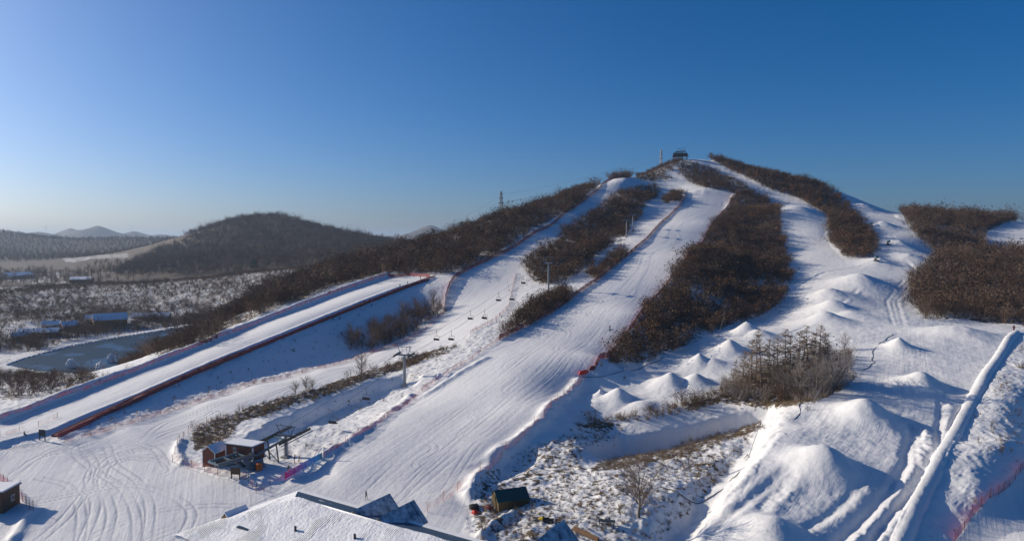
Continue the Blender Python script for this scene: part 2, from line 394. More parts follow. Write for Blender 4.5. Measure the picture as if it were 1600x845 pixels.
WOOD_RIDGE = [(1105,246),(1145,235),(1300,280),(1285,292),(1318,312),(1345,345),(1372,385),(1370,405),(1340,412),(1320,402),(1300,385),(1290,360),(1296,338),(1250,313),(1200,296),(1140,266)]
WOOD_FAR_RIGHT = [(1410,332),(1400,310),(1700,310),(1700,352),(1600,346),(1575,348),(1545,362),(1538,378),(1545,392),(1600,396),(1700,400),(1700,505),(1600,508),(1570,506),(1500,500),(1445,500),(1424,470),(1416,440),(1440,422),(1464,400),(1443,378),(1420,352)]
WOOD_COPSE = [(536,548),(545,530),(600,505),(640,492),(680,478),(694,478),(693,490),(660,516),(620,538),(560,552)]
WOOD_VILLAGE = [(0,532),(80,520),(170,511),(260,499),(330,482),(345,492),(318,504),(240,515),(180,524),(110,537),(40,555),(0,562),(-150,575),(-150,520)]
WOOD_VILLAGE_B = [(-150,515),(0,503),(120,492),(220,482),(330,470),(330,482),(260,499),(170,511),(80,520),(0,532),(-150,540)]
WOOD_POND = [(232,562),(250,545),(300,528),(345,515),(350,525),(330,540),(290,560),(250,575),(200,585),(190,575)]
SCRUB_LEFT = [(-50,578),(60,587),(150,591),(240,582),(290,560),(320,546),(250,574),(180,600),(140,615),(90,638),(30,652),(-50,668)]
ORCHARD = [(-200,520),(-200,455),(0,452),(100,446),(200,440),(300,432),(400,424),(480,418),(560,398),(600,380),(720,345),(700,380),(600,400),(560,400),(470,430),(400,444),(370,468),(330,480),(250,488),(170,498),(80,505),(0,520)]
HILL = [(180,430),(230,400),(280,380),(330,352),(400,325),(480,340),(560,366),(620,378),(600,400),(500,416),(400,424),(300,430)]
FARWOOD = [(-300,340),(800,340),(640,385),(300,395),(240,405),(180,410),(-300,412)]
SPOIL = [(740,790),(745,752),(790,715),(840,690),(900,672),(950,668),(1000,664),(960,690),(915,700),(905,728),(940,738),(1010,722),(1100,690),(1190,660),(1150,720),(1090,790),(1030,845),(1020,900),(740,900)]
RIM = [(850,672),(930,652),(1000,640),(1060,628),(1130,598),(1190,570),(1320,600),(1320,620),(1200,640),(1130,628),(1060,650),(1000,662),(930,670)]
ISLAND = [(300,672),(350,650),(400,632),(450,618),(500,603),(560,584),(620,566),(680,545),(720,535),(700,552),(640,574),(560,598),(500,620),(440,640),(380,655),(350,690),(300,705)]
CORRIDOR = [(350,690),(440,640),(500,620),(560,598),(640,574),(740,520),(800,480),(812,430),(830,440),(880,445),(985,372),(1010,378),(930,440),(880,476),(780,530),(700,580),(640,624),(540,694),(470,720),(380,730)]
BANK = [(80,680),(200,628),(330,570),(450,521),(560,476),(672,436),(700,440),(695,480),(660,518),(600,548),(480,580),(330,620),(180,668)]
RIDGE_BROWN = [(915,738),(940,722),(1000,712),(1060,696),(1120,678),(1190,658),(1195,668),(1120,695),(1060,714),(1000,730)]
for poly, val, d0, d1 in ((FARWOOD,.95,1500,3600),(HILL,.86,880,1900),(ORCHARD,.58,430,720),(WOOD_LEFT,.62,220,700),(WOOD_TOP,.6,560,760),(WOOD_KNOLL,.55,560,720),(WOOD_MID,.58,280,660),(WOOD_MID_B,.6,500,640),
    (WOOD_STRIP,.6,280,460),(WOOD_STRIP_B,.5,220,320),(WOOD_RIGHT,.60,190,600),(WOOD_RIDGE,.55,380,760),(WOOD_FAR_RIGHT,.6,230,700),(WOOD_COPSE,.55,220,320),(WOOD_VILLAGE,.5,350,560),
    (WOOD_POND,.55,230,460),(SCRUB_LEFT,.55,190,320),(SPOIL,.50,0,160),(RIM,.66,130,215),(ISLAND,.70,0,230),(CORRIDOR,.38,0,460),(BANK,.30,0,320),(RIDGE_BROWN,.62,100,170)):
    brushy(poly, val, d0, d1)
brush[smooth] = 0.0
brush[heap > 0.05] = 0.0
brush[(RID == 4) & (heap < .1)] = 0.12
brush[(GY > 3600)] = 0.85
brush[(GY > 720) & (GY < 3600) & ((brush == 0.30) | (brush == 0.46))] = 0.92
for poly in ([(95,402),(150,398),(205,394),(200,402),(150,406),(100,412)],[(252,392),(270,381),(297,378),(290,388)],[(5,440),(20,430),(115,422),(120,428),(60,444)],[(5,450),(60,446),(120,436),(150,434),(90,448)]):
    brush[reg(poly, 720, 2200, 8)] = 0.60
# soften the borders on the grid
def blur(a, n):
    for _ in range(n):
        a = (a + np.roll(a, 1, 0) + np.roll(a, -1, 0) + np.roll(a, 1, 1) + np.roll(a, -1, 1)) / 5
    return a
brush = blur(brush, 2)
# small relief: lumpy spoil, tufty banks, gently combed runs
near = sstep(420, 200, GY)
spoil = blur(reg(SPOIL, 0, 165).astype(float), 3)
rough = blur((~smooth & (heap < 0.05)).astype(float), 2)
def part_fbm(w, *a):
    q = w > 0.001; r = np.zeros(GZ.shape); r[q] = w[q] * fbm(GX[q], GY[q], *a); return r
rel = part_fbm(rough * near, 4.0, 3, 51) * 0.30 + part_fbm(rough * near, 1.1, 2, 52) * 0.16
rel += part_fbm(spoil, 3.6, 3, 53) * 0.40 + part_fbm(spoil, 1.0, 2, 54) * 0.17
rel += part_fbm(rough * sstep(250, 600, GY) * sstep(3600, 1500, GY), 38.0, 4, 55) * 2.0
fld = blur(np.isin(RID, (4, 5, 6)).astype(float), 2)
rel += part_fbm(fld * near * (1 - heap), 2.6, 3, 56) * 0.16 + part_fbm(fld * sstep(175, 140, GY) * (1 - heap), 0.9, 2, 58) * 0.06
run = blur(groomed.astype(float), 2)
rel += part_fbm(run * near, 7.0, 3, 57) * 0.10
GZ = GZ + rel
# the pond lies level
POND = [(10,571),(60,580),(120,585),(190,584),(240,577),(285,553),(305,528),(318,512),(300,509),(240,519),(180,528),(110,541),(40,560)]
pond_w = np.array([[ray(u, v)[0] * (-57.0 / ray(u, v)[1]), -57.0 / ray(u, v)[1]] for u, v in POND])
inp = in_poly(GX, GY, pond_w) 
GZ = np.where(blur(inp.astype(float), 2) > 0.3, np.minimum(GZ, -12.6), GZ)
PL = np.vstack([pond_w, pond_w[:1]]); q = near_line(PL, 10)
pd = np.full(GZ.shape, 1e9); pd[q] = seg_dist(GX[q], GY[q], PL)[0]
GZ = np.where(~inp & (pd < 8), np.maximum(GZ, -11.6), GZ)

# along / across coordinates of the groomed runs, for the combed grain of the snow
def wline(pts): return line_at(pts)[:, :2]
flow = np.zeros(GZ.shape + (2,))
for ids, pts in (((1,), [(60,880),(150,720),(330,640),(500,582),(640,535),(710,478),(760,435),(850,370),(930,315),(985,281)]),
                 ((2, 7, 8), [(480,900),(600,760),(700,680),(830,590),(930,500),(1010,410),(1060,365),(1110,308)]),
                 ((3,), [(-100,715),(0,680),(240,590),(450,505),(640,433)]),
                 ((4, 5, 6), [(1150,900),(1250,740),(1350,620),(1380,480),(1330,420)])):
    L = wline(pts); m = np.isin(RID, ids)
    d, al, sg = seg_dist(GX[m], GY[m], L)
    flow[m, 0] = sg; flow[m, 1] = al
m = RID == 0
flow[m, 0] = GX[m]; flow[m, 1] = GY[m]

# tracks: tyre and ski lines pressed into the groomed snow
track = np.zeros(GZ.shape)
TR = [[(60,845),(110,800),(150,740),(135,705),(90,700),(60,715)],[(130,845),(150,790),(140,745),(165,715),(230,700),(300,690)],[(165,845),(175,800),(160,750),(175,725),(240,712),(270,735),(200,752),(150,745)],
      [(215,845),(212,800),(190,760),(140,728),(120,700),(180,690),(240,700),(260,725)],[(230,845),(235,790),(215,750),(180,725),(170,700)],[(125,845),(128,800),(110,760),(70,748)],
      [(280,845),(300,800),(260,770),(200,758),(130,770),(80,780)],[(90,690),(120,700),(160,702),(220,690),(260,660),(330,632)],[(100,700),(150,712),(210,705),(260,675),(330,645)],
      [(30,735),(60,715),(110,705),(170,712),(240,718)],[(420,790),(330,790),(240,800),(150,835)],[(470,760),(400,790),(300,820),(230,845)],
      [(600,800),(700,700),(780,635),(850,575),(900,525)],[(640,770),(720,705),(790,655),(840,610),(890,560)],[(560,770),(640,700),(720,640),(800,575),(870,520),(940,460)],[(700,760),(740,700),(800,640),(850,600),(920,530),(980,470)],
      [(1060,420),(1040,400),(1060,380),(1050,360)],[(900,560),(870,545),(890,520),(870,505),(900,480)],[(950,500),(920,490),(940,470),(925,455),(960,440)],[(450,610),(560,572),(650,540),(700,500)],[(400,625),(520,585),(640,545)],[(300,650),(420,608),(520,578),(620,545)],
      [(820,620),(790,610),(810,590),(790,570),(830,550)],[(760,690),(720,680),(745,655),(725,640),(760,615)],[(680,740),(650,725),(680,700),(660,680),(700,650)]]
for pts in TR:
    w_ = [at(u, v) for u, v in pts]; sm_ = []
    for i in range(len(w_) - 1):                      # Catmull-Rom through the surveyed points
        p0, p1, p2, p3 = w_[max(i - 1, 0)], w_[i], w_[i + 1], w_[min(i + 2, len(w_) - 1)]
        for q in range(8):
            t = q / 8; sm_.append(0.5 * ((2 * p1) + (p2 - p0) * t + (2 * p0 - 5 * p1 + 4 * p2 - p3) * t * t + (3 * p1 - p0 - 3 * p2 + p3) * t**3))
    L = np.array([p[:2] for p in sm_]); q = near_line(L, 4)
    if not q.any(): continue
    d, al, sg = seg_dist(GX[q], GY[q], L)
    wdt = 0.16 + GY[q] * 0.0009
    tv = np.exp(-((np.abs(sg) - 0.75) / wdt)**2) * (d < 2.5) * (0.55 + 0.9 * vnoise(al / 11, al * 0, 6))
    track[q] = np.maximum(track[q], np.clip(tv, 0, 1))
track *= groomed * np.where(RID == 2, 0.5, 0.85)
# ------------------------------------------------------------------ materials
def mat(name):
    m = bpy.data.materials.new(name); m.use_nodes = True
    return m, m.node_tree.nodes, m.node_tree.links, m.node_tree.nodes['Principled BSDF']
def nd(nodes, typ, **kw):
    x = nodes.new(typ)
    for k, v in kw.items():
        if k in x.inputs.keys() if isinstance(k, str) else False: x.inputs[k].default_value = v
        else: setattr(x, k, v)
    return x
def noise(N, L, vec, scale, detail=3, rough=0.55):
    t = N.new('ShaderNodeTexNoise'); t.inputs['Scale'].default_value = scale; t.inputs['Detail'].default_value = detail; t.inputs['Roughness'].default_value = rough
    if vec is not None: L.new(vec, t.inputs['Vector'])
    return t.outputs[0]
def math_(N, L, op, a, b=None, clamp=False):
    t = N.new('ShaderNodeMath'); t.operation = op; t.use_clamp = clamp
    for i, q in enumerate((a, b)):
        if q is None: continue
        if isinstance(q, (int, float)): t.inputs[i].default_value = q
        else: L.new(q, t.inputs[i])
    return t.outputs[0]
def mixc(N, L, fac, a, b):
    t = N.new('ShaderNodeMix'); t.data_type = 'RGBA'
    for sock, q in ((t.inputs[0], fac), (t.inputs[6], a), (t.inputs[7], b)):
        if hasattr(q, 'links'): L.new(q, sock)
        elif isinstance(q, (int, float)): sock.default_value = q
        else: sock.default_value = (*q, 1)
    return t.outputs[2]
def ramp(N, L, fac, lo, hi):
    t = N.new('ShaderNodeMapRange'); t.interpolation_type = 'SMOOTHSTEP'
    L.new(fac, t.inputs[0])
    for i, q in ((1, lo), (2, hi)):
        if isinstance(q, (int, float)): t.inputs[i].default_value = q
        else: L.new(q, t.inputs[i])
    return t.outputs[0]
def simple(name, col, rough=0.6, var=0.15, scale=3.0, metal=0.0, bump=0.0):
    m, N, L, b = mat(name)
    tc = N.new('ShaderNodeTexCoord')
    nz = noise(N, L, tc.outputs['Object'], scale, 4)
    c = mixc(N, L, nz, [x * (1 - var) for x in col], [min(1, x * (1 + var)) for x in col])
    L.new(c, b.inputs['Base Color']); b.inputs['Roughness'].default_value = rough; b.inputs['Metallic'].default_value = metal
    if bump:
        bp = N.new('ShaderNodeBump'); bp.inputs['Strength'].default_value = bump; bp.inputs['Distance'].default_value = 0.05
        L.new(noise(N, L, tc.outputs['Object'], scale * 4, 3), bp.inputs['Height']); L.new(bp.outputs[0], b.inputs['Normal'])
    return m

def snow_material(name, combed):
    m, N, L, b = mat(name)
    geo_ = N.new('ShaderNodeNewGeometry'); pos = geo_.outputs['Position']
    at_b = N.new('ShaderNodeAttribute'); at_b.attribute_name = 'brush'
    at_f = N.new('ShaderNodeAttribute'); at_f.attribute_name = 'flow'
    at_t = N.new('ShaderNodeAttribute'); at_t.attribute_name = 'track'
    # clean and trodden snow
    n1 = noise(N, L, pos, 0.05, 4); n2 = noise(N, L, pos, 0.9, 3)
    snow = mixc(N, L, n1, (0.72, 0.72, 0.73), (0.85, 0.845, 0.84))
    if combed:
        sc = N.new('ShaderNodeVectorMath'); sc.operation = 'MULTIPLY'; L.new(at_f.outputs['Vector'], sc.inputs[0]); sc.inputs[1].default_value = (1.1, 0.035, 1)
        nf = noise(N, L, sc.outputs[0], 1.0, 5, 0.65)
        sc2 = N.new('ShaderNodeVectorMath'); sc2.operation = 'MULTIPLY'; L.new(at_f.outputs['Vector'], sc2.inputs[0]); sc2.inputs[1].default_value = (0.12, 0.012, 1)
        nf2 = noise(N, L, sc2.outputs[0], 1.0, 4, 0.6)
        # carved ski turns: wandering thin lines
        wv = N.new('ShaderNodeTexWave'); wv.wave_type = 'BANDS'; wv.bands_direction = 'X'
        sc3 = N.new('ShaderNodeVectorMath'); sc3.operation = 'MULTIPLY'; L.new(at_f.outputs['Vector'], sc3.inputs[0]); sc3.inputs[1].default_value = (0.22, 0.05, 1)
        L.new(sc3.outputs[0], wv.inputs['Vector']); wv.inputs['Scale'].default_value = 1.0; wv.inputs['Distortion'].default_value = 9.0; wv.inputs['Detail'].default_value = 3.0; wv.inputs['Detail Scale'].default_value = 0.9
        ln = at_t.outputs['Fac']
        snow = mixc(N, L, math_(N, L, 'MULTIPLY', ramp(N, L, nf, 0.42, 0.72), 0.55), snow, (0.60, 0.61, 0.66))
        snow = mixc(N, L, math_(N, L, 'MULTIPLY', ramp(N, L, nf2, 0.45, 0.7), 0.40), snow, (0.63, 0.64, 0.69))
        h = math_(N, L, 'ADD', math_(N, L, 'MULTIPLY', nf, 0.11), math_(N, L, 'MULTIPLY', n2, 0.10))
        snow = mixc(N, L, math_(N, L, 'MULTIPLY', ln, 0.85), snow, (0.50, 0.51, 0.55))
        h = math_(N, L, 'ADD', h, math_(N, L, 'MULTIPLY', ln, -0.10))
        h = math_(N, L, 'ADD', h, math_(N, L, 'MULTIPLY', nf2, 0.22))
    else:
        n3 = noise(N, L, pos, 0.35, 4)
        h = math_(N, L, 'ADD', math_(N, L, 'MULTIPLY', n2, 0.10), math_(N, L, 'MULTIPLY', n3, 0.22))
    # dead grass and leaf litter poking through
    ng = noise(N, L, pos, 0.75, 5, 0.7); nl = noise(N, L, pos, 0.06, 3)
    lvl = math_(N, L, 'ADD', math_(N, L, 'MULTIPLY', ng, 0.75), math_(N, L, 'MULTIPLY', nl, 0.25))
    thr = math_(N, L, 'SUBTRACT', 0.78, math_(N, L, 'MULTIPLY', at_b.outputs['Fac'], 0.52))
    g = ramp(N, L, math_(N, L, 'SUBTRACT', lvl, thr), -0.01, 0.06)
    g = math_(N, L, 'MULTIPLY', g, ramp(N, L, at_b.outputs['Fac'], 0.02, 0.10))
    gc = mixc(N, L, noise(N, L, pos, 2.1, 2), (0.055, 0.040, 0.028), (0.19, 0.135, 0.080))
    col = mixc(N, L, g, snow, gc)
    L.new(col, b.inputs['Base Color'])
    b.inputs['Roughness'].default_value = 0.65
    b.inputs['Specular IOR Level'].default_value = 0.25
    bp = N.new('ShaderNodeBump'); bp.inputs['Strength'].default_value = 0.9; bp.inputs['Distance'].default_value = 1.0
    L.new(h, bp.inputs['Height']); L.new(bp.outputs[0], b.inputs['Normal'])
    return m
M = {}
M['snow'] = snow_material('wild_snow', False)
M['piste'] = snow_material('groomed_snow', True)

# ------------------------------------------------------------------ ground sheet, cut into its regions
dXa = np.gradient(GX, axis=1); dZa = np.gradient(GZ, axis=1)
dXd = np.gradient(GX, axis=0); dYd = np.gradient(GY, axis=0); dZd = np.gradient(GZ, axis=0)
NX = -dZa * dYd; NY = -(dXa * dZd - dZa * dXd); NZ = dXa * dYd
nl_ = np.sqrt(NX**2 + NY**2 + NZ**2)
NRM = np.stack([NX / nl_, NY / nl_, NZ / nl_], -1).reshape(-1, 3)
VV = np.stack([GX, GY, GZ], -1).reshape(-1, 3)
ii = np.arange(ND * NA).reshape(ND, NA)
FF = np.stack([ii[:-1, :-1], ii[:-1, 1:], ii[1:, 1:], ii[1:, :-1]], -1).reshape(-1, 4)
brush_f, flow_f = brush.reshape(-1), flow.reshape(-1, 2)
def sheet(name, faces, material):
    vid, inv = np.unique(faces.ravel(), return_inverse=True)
    me = bpy.data.meshes.new(name)
    me.vertices.add(len(vid)); me.vertices.foreach_set('co', VV[vid].ravel().astype(np.float32))
    me.loops.add(faces.size); me.loops.foreach_set('vertex_index', inv.ravel().astype(np.int32))
    me.polygons.add(len(faces)); me.polygons.foreach_set('loop_start', np.arange(0, faces.size, 4, dtype=np.int32))
    me.update(calc_edges=True); me.shade_smooth()
    a = me.attributes.new('brush', 'FLOAT', 'POINT'); a.data.foreach_set('value', brush_f[vid].astype(np.float32))
    a = me.attributes.new('flow', 'FLOAT_VECTOR', 'POINT')
    fl = np.zeros((len(vid), 3), np.float32); fl[:, :2] = flow_f[vid]; a.data.foreach_set('vector', fl.ravel())
    a = me.attributes.new('track', 'FLOAT', 'POINT'); a.data.foreach_set('value', track.reshape(-1)[vid].astype(np.float32))
    me.normals_split_custom_set_from_vertices(NRM[vid].astype(np.float32))
    me.materials.append(material)
    o = bpy.data.objects.new(name, me); C.objects.link(o)
    return o
def tag(o, label=None, cat=None, group=None, kind=None):
    if label: o['label'] = label
    if cat: o['category'] = cat
    if group: o['group'] = group
    if kind: o['kind'] = kind
    return o
frid = RID[:-1, :-1].reshape(-1).copy()
# heaps become things of their own
hid = np.zeros(GZ.shape, np.int16)
for k, (u, v, h, r, e) in enumerate(HEAPS, 1):
    c = HEAP_C[k - 1]
    q = (np.abs(GX - c.x) < 2 * r) & (np.abs(GY - c.y) < 2 * r)
    rr = np.hypot(GX[q] - c.x, GY[q] - c.y) * (1 + 0.16 * vnoise(GX[q] / 4, GY[q] / 4, k))
    hid[q] = np.where((rr < r * 1.05) & (hid[q] == 0), k, hid[q])
fhid = hid[:-1, :-1].reshape(-1)
fberm = (bz > 0.02)[:-1, :-1].reshape(-1)
HEAP_LABEL = ['tall snow mound nearest the bottom edge above the smaller corner heap, right field','snow mound with a sharp shaded right flank, second up the right field','pointed snow mound third up the right field, long blue shadow','broad flat-topped snow mound at the far end of the right field','small pointed snow mound left of the broad flat-topped one','snow mound cut by the bottom edge of the picture',
 'rounded snow mound at the near left end of the shelf','sharp little snow peak beside the red crash mat','low snow swell right of the shelf\'s first mound','snow mound in the middle of the shelf with a crisp crest','smooth snow swell beside the shelf\'s middle mound','peaked snow mound third along the shelf','low snow swell right of the third peak on the shelf','long rounded snow mound just left of the larches','highest white snow mound behind the larches\' left end','low snow swell behind the larch tops',
 'snow mound on the trail just above the larches','snow mound on the right trail, second above the larches','snow mound on the right trail, third above the larches','low snow mound in the middle where the two right trails join','snow heap beside the uppermost snow gun','snow heap beside the middle snow gun','snow heap beside the lowest snow gun','low snow swell at the right edge of the upper trail','snow swell high on the upper right trail','low snow swell right of the trail mounds above the larches']
used = np.zeros(len(FF), bool)
for k in range(1, len(HEAPS) + 1):
    f = FF[(fhid == k)]; used |= fhid == k
    if len(f) == 0: continue
    tag(sheet('snow_mound', f, M['snow']), HEAP_LABEL[k - 1], 'snow mound', 'mounds of machine-made snow')
fb = fberm & ~used; used |= fb
tag(sheet('snow_berm', FF[fb], M['snow']), 'long rounded snow-covered pipe berm running up the right field', 'snow berm')
for k, nm in enumerate(names_r):
    f = FF[(frid == k) & ~used]
    if len(f): tag(sheet(nm, f, M['piste'] if k in (1, 2, 3, 5, 7, 8) else M['snow']), kind='structure')
# pond
m, N, L, b = mat('pond_ice_shade_tint')
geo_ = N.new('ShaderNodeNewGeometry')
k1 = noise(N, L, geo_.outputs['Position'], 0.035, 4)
L.new(mixc(N, L, ramp(N, L, k1, 0.50, 0.56), (0.008, 0.036, 0.075), (0.030, 0.10, 0.21)), b.inputs['Base Color'])  # blue shade over the snowy ice is put into both colours
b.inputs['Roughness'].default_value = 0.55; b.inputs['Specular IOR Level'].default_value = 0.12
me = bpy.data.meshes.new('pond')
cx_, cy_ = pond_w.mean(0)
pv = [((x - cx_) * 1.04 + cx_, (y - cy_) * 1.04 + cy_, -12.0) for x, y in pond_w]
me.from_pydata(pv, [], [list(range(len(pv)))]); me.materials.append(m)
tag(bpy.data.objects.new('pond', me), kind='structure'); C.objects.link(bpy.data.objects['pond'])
# ------------------------------------------------------------------ plants
def segs_mesh(name, segs, sides=3, leaves=None, mats=()):
    """segs: rows of (p0 xyz, p1 xyz, r0, r1, material index); leaves: rows of (p xyz, size, material index)"""
    S = np.array(segs, float)
    p0, p1, r0, r1 = S[:, 0:3], S[:, 3:6], S[:, 6], S[:, 7]
    d = p1 - p0; d /= np.linalg.norm(d, axis=1, keepdims=True) + 1e-9
    ref = np.where(np.abs(d[:, 2:3]) > 0.9, [[1.0, 0, 0]], [[0, 0, 1.0]])
    e1 = np.cross(d, ref); e1 /= np.linalg.norm(e1, axis=1, keepdims=True) + 1e-9
    e2 = np.cross(d, e1)
    vs, fs, mi = [], [], []
    nseg = len(S)
    ang = [2 * math.pi * k / sides for k in range(sides)]
    ring0 = [p0 + (e1 * math.cos(t) + e2 * math.sin(t)) * r0[:, None] for t in ang]
    ring1 = [p1 + (e1 * math.cos(t) + e2 * math.sin(t)) * r1[:, None] for t in ang]
    V = np.concatenate(ring0 + ring1, 0)
    for k in range(sides):
        a = np.arange(nseg) + k * nseg; b = np.arange(nseg) + ((k + 1) % sides) * nseg
        fs.append(np.stack([a, b, b + sides * nseg, a + sides * nseg], 1)); mi.append(S[:, 8])
    Fq = np.concatenate(fs, 0); mi = np.concatenate(mi)
    if leaves is not None and len(leaves):
        Lf = np.array(leaves, float); nl = len(Lf)
        a = rng.normal(size=(nl, 3)); a /= np.linalg.norm(a, axis=1, keepdims=True)
        b = rng.normal(size=(nl, 3)); b -= a * (a * b).sum(1, keepdims=True); b /= np.linalg.norm(b, axis=1, keepdims=True)
        a *= Lf[:, 3:4]; b *= Lf[:, 3:4] * 0.6
        o0 = len(V)
        V = np.concatenate([V, Lf[:, :3] - a, Lf[:, :3] + b, Lf[:, :3] + a, Lf[:, :3] - b], 0)
        q = np.arange(nl) + o0
        Fq = np.concatenate([Fq, np.stack([q, q + nl, q + 2 * nl, q + 3 * nl], 1)], 0)
        mi = np.concatenate([mi, Lf[:, 4]])
    me = bpy.data.meshes.new(name)
    me.vertices.add(len(V)); me.vertices.foreach_set('co', V.ravel().astype(np.float32))
    me.loops.add(Fq.size); me.loops.foreach_set('vertex_index', Fq.ravel().astype(np.int32))
    me.polygons.add(len(Fq)); me.polygons.foreach_set('loop_start', np.arange(0, Fq.size, 4, dtype=np.int32))
    me.polygons.foreach_set('material_index', mi.astype(np.int32))
    me.update(calc_edges=True)
    for m in mats: me.materials.append(m)
    return me
def rdir(base, spread):
    v = np.array(base, float) + rng.normal(size=3) * spread
    return v / np.linalg.norm(v)
def grow(out, tips, p, d, L, r, level, maxlev, kids, spread, up=0.15, bends=2, mi=0, shrink=0.62):
    q = np.array(p, float); rr = r
    for k in range(bends):
        d = rdir(d, 0.10); d[2] += up * 0.3; d /= np.linalg.norm(d)
        q2 = q + d * L / bends; r2 = rr * (0.82 if level else 0.86)
        out.append([*q, *q2, rr, r2 if not (level == maxlev and k == bends - 1) else rr * 0.25, mi if level < 2 else 1])
        if level < maxlev and (k > 0 or level > 0 or bends == 1):
            for c in range(kids[level]):
                t = rng.random()
                b = q + (q2 - q) * t
                nd_ = rdir(d, spread); nd_[2] += up
                grow(out, tips, b, nd_ / np.linalg.norm(nd_), L * shrink * (0.7 + 0.5 * rng.random()), r2 * 0.5, level + 1, maxlev, kids, spread, up, max(1, bends - 1), mi, shrink)
        q, rr = q2, r2
    if level == maxlev: tips.append(q)

M['bark'] = simple('grey_bark', (0.15, 0.125, 0.11), 0.9, 0.35, 2.0)
def plant_material(name, cols, rough=0.9):
    """bark / leaf colour that differs from plant to plant"""
    m, N, L, b = mat(name)
    oi = N.new('ShaderNodeObjectInfo'); tc = N.new('ShaderNodeTexCoord'); cr = N.new('ShaderNodeValToRGB')
    f = math_(N, L, 'ADD', math_(N, L, 'MULTIPLY', oi.outputs['Random'], 0.8), math_(N, L, 'MULTIPLY', noise(N, L, tc.outputs['Object'], 6.0, 2), 0.2))
    L.new(f, cr.inputs[0])
    for i, c in enumerate(cols):
        e = cr.color_ramp.elements[i] if i < 2 else cr.color_ramp.elements.new(0.5)
        e.position = (i / (len(cols) - 1)) if i < 2 else 0.5
    cr.color_ramp.elements[0].position = 0; cr.color_ramp.elements[-1].position = 1
    for k, e in enumerate(cr.color_ramp.elements): e.position = k / (len(cr.color_ramp.elements) - 1); e.color = (*cols[k], 1)
    L.new(cr.outputs[0], b.inputs['Base Color']); b.inputs['Roughness'].default_value = rough; b.inputs['Specular IOR Level'].default_value = 0.2
    return m
M['twig'] = plant_material('brown_twigs', [(0.085, 0.057, 0.041), (0.147, 0.095, 0.067), (0.248, 0.170, 0.120)])
M['twig_dark'] = plant_material('dark_twigs', [(0.056, 0.037, 0.028), (0.109, 0.064, 0.044), (0.186, 0.116, 0.079)])
M['leaf'] = plant_material('withered_oak_leaves', [(0.073, 0.040, 0.025), (0.158, 0.072, 0.035), (0.230, 0.120, 0.061)])
M['leaf_dark'] = plant_material('dull_brown_leaves', [(0.048, 0.033, 0.025), (0.090, 0.060, 0.042), (0.158, 0.114, 0.082)])
M['larch_twig'] = plant_material('larch_twigs', [(0.20, 0.155, 0.115), (0.27, 0.21, 0.16), (0.33, 0.27, 0.22)])
M['straw'] = plant_material('dry_straw', [(0.17, 0.115, 0.065), (0.27, 0.19, 0.105), (0.36, 0.27, 0.16)])
M['frost_twig'] = plant_material('frosted_twigs', [(0.22, 0.18, 0.16), (0.32, 0.28, 0.26), (0.42, 0.39, 0.38)])
M['pine'] = simple('pine_needles', (0.030, 0.042, 0.026), 0.85, 0.35, 0.8)

def scrub(seed, leafy, mats):
    """bushy young oak, unit height"""
    global rng
    rng = np.random.default_rng(seed)
    out, tips = [], []
    for s in range(6):
        a = rng.random() * 6.28
        p = np.array([math.cos(a) * 0.10, math.sin(a) * 0.10, -0.06])
        grow(out, tips, p, rdir((math.cos(a) * 0.45, math.sin(a) * 0.45, 1), 0.15), 0.80 + 0.25 * rng.random(), 0.014, 0, 2, (4, 3), 0.55, 0.12, 3)
    lv = []
    tips = np.array(tips)
    for k in range(leafy):
        t = tips[rng.integers(len(tips))] + rng.normal(size=3) * 0.08
        lv.append([*t, 0.035 + 0.05 * rng.random(), 2])
    return segs_mesh('scrub', out, 3, lv, mats)
def bare_tree(seed, H=1.0, mats=None, trunk_frac=0.35, spread=0.5, kids=(5, 4, 3), split=False, width=1.0):
    """leafless broad-leaved tree, unit height"""
    global rng
    rng = np.random.default_rng(seed)
    out, tips = [], []
    # trunk
    q = np.array([0, 0, -0.05]); r = 0.024
    trunk = []
    hs_ = np.linspace(-0.05, 0.72, 6)
    for k in range(5):
        q2 = np.array([rng.normal() * 0.012, rng.normal() * 0.012, hs_[k + 1]])
        r2 = r * 0.80
        trunk.append([*q, *q2, r, r2, 0])
        if hs_[k + 1] > trunk_frac * 0.6:
            for c in range(kids[0]):
                a = rng.random() * 6.28
                b = q + (q2 - q) * rng.random()
                dd = np.array([math.cos(a) * width, math.sin(a) * width, 0.75 + 0.5 * rng.random()]); dd /= np.linalg.norm(dd)
                grow(out, tips, b, dd, (0.46 - 0.25 * max(0, hs_[k] - 0.3)) * (0.6 + 0.5 * rng.random()), r2 * 0.42, 1, 3, (0, kids[1], kids[2]), spread, 0.14, 2)
        q, r = q2, r2
    grow(out, tips, q, np.array([0, 0, 1.0]), 0.26, r * 0.8, 1, 3, (0, 4, 3), spread, 0.2, 2)
    if split: return segs_mesh('trunk', trunk, 6, None, mats), segs_mesh('crown', out, 3, None, mats)
    return segs_mesh('tree', trunk + out, 3, None, mats)
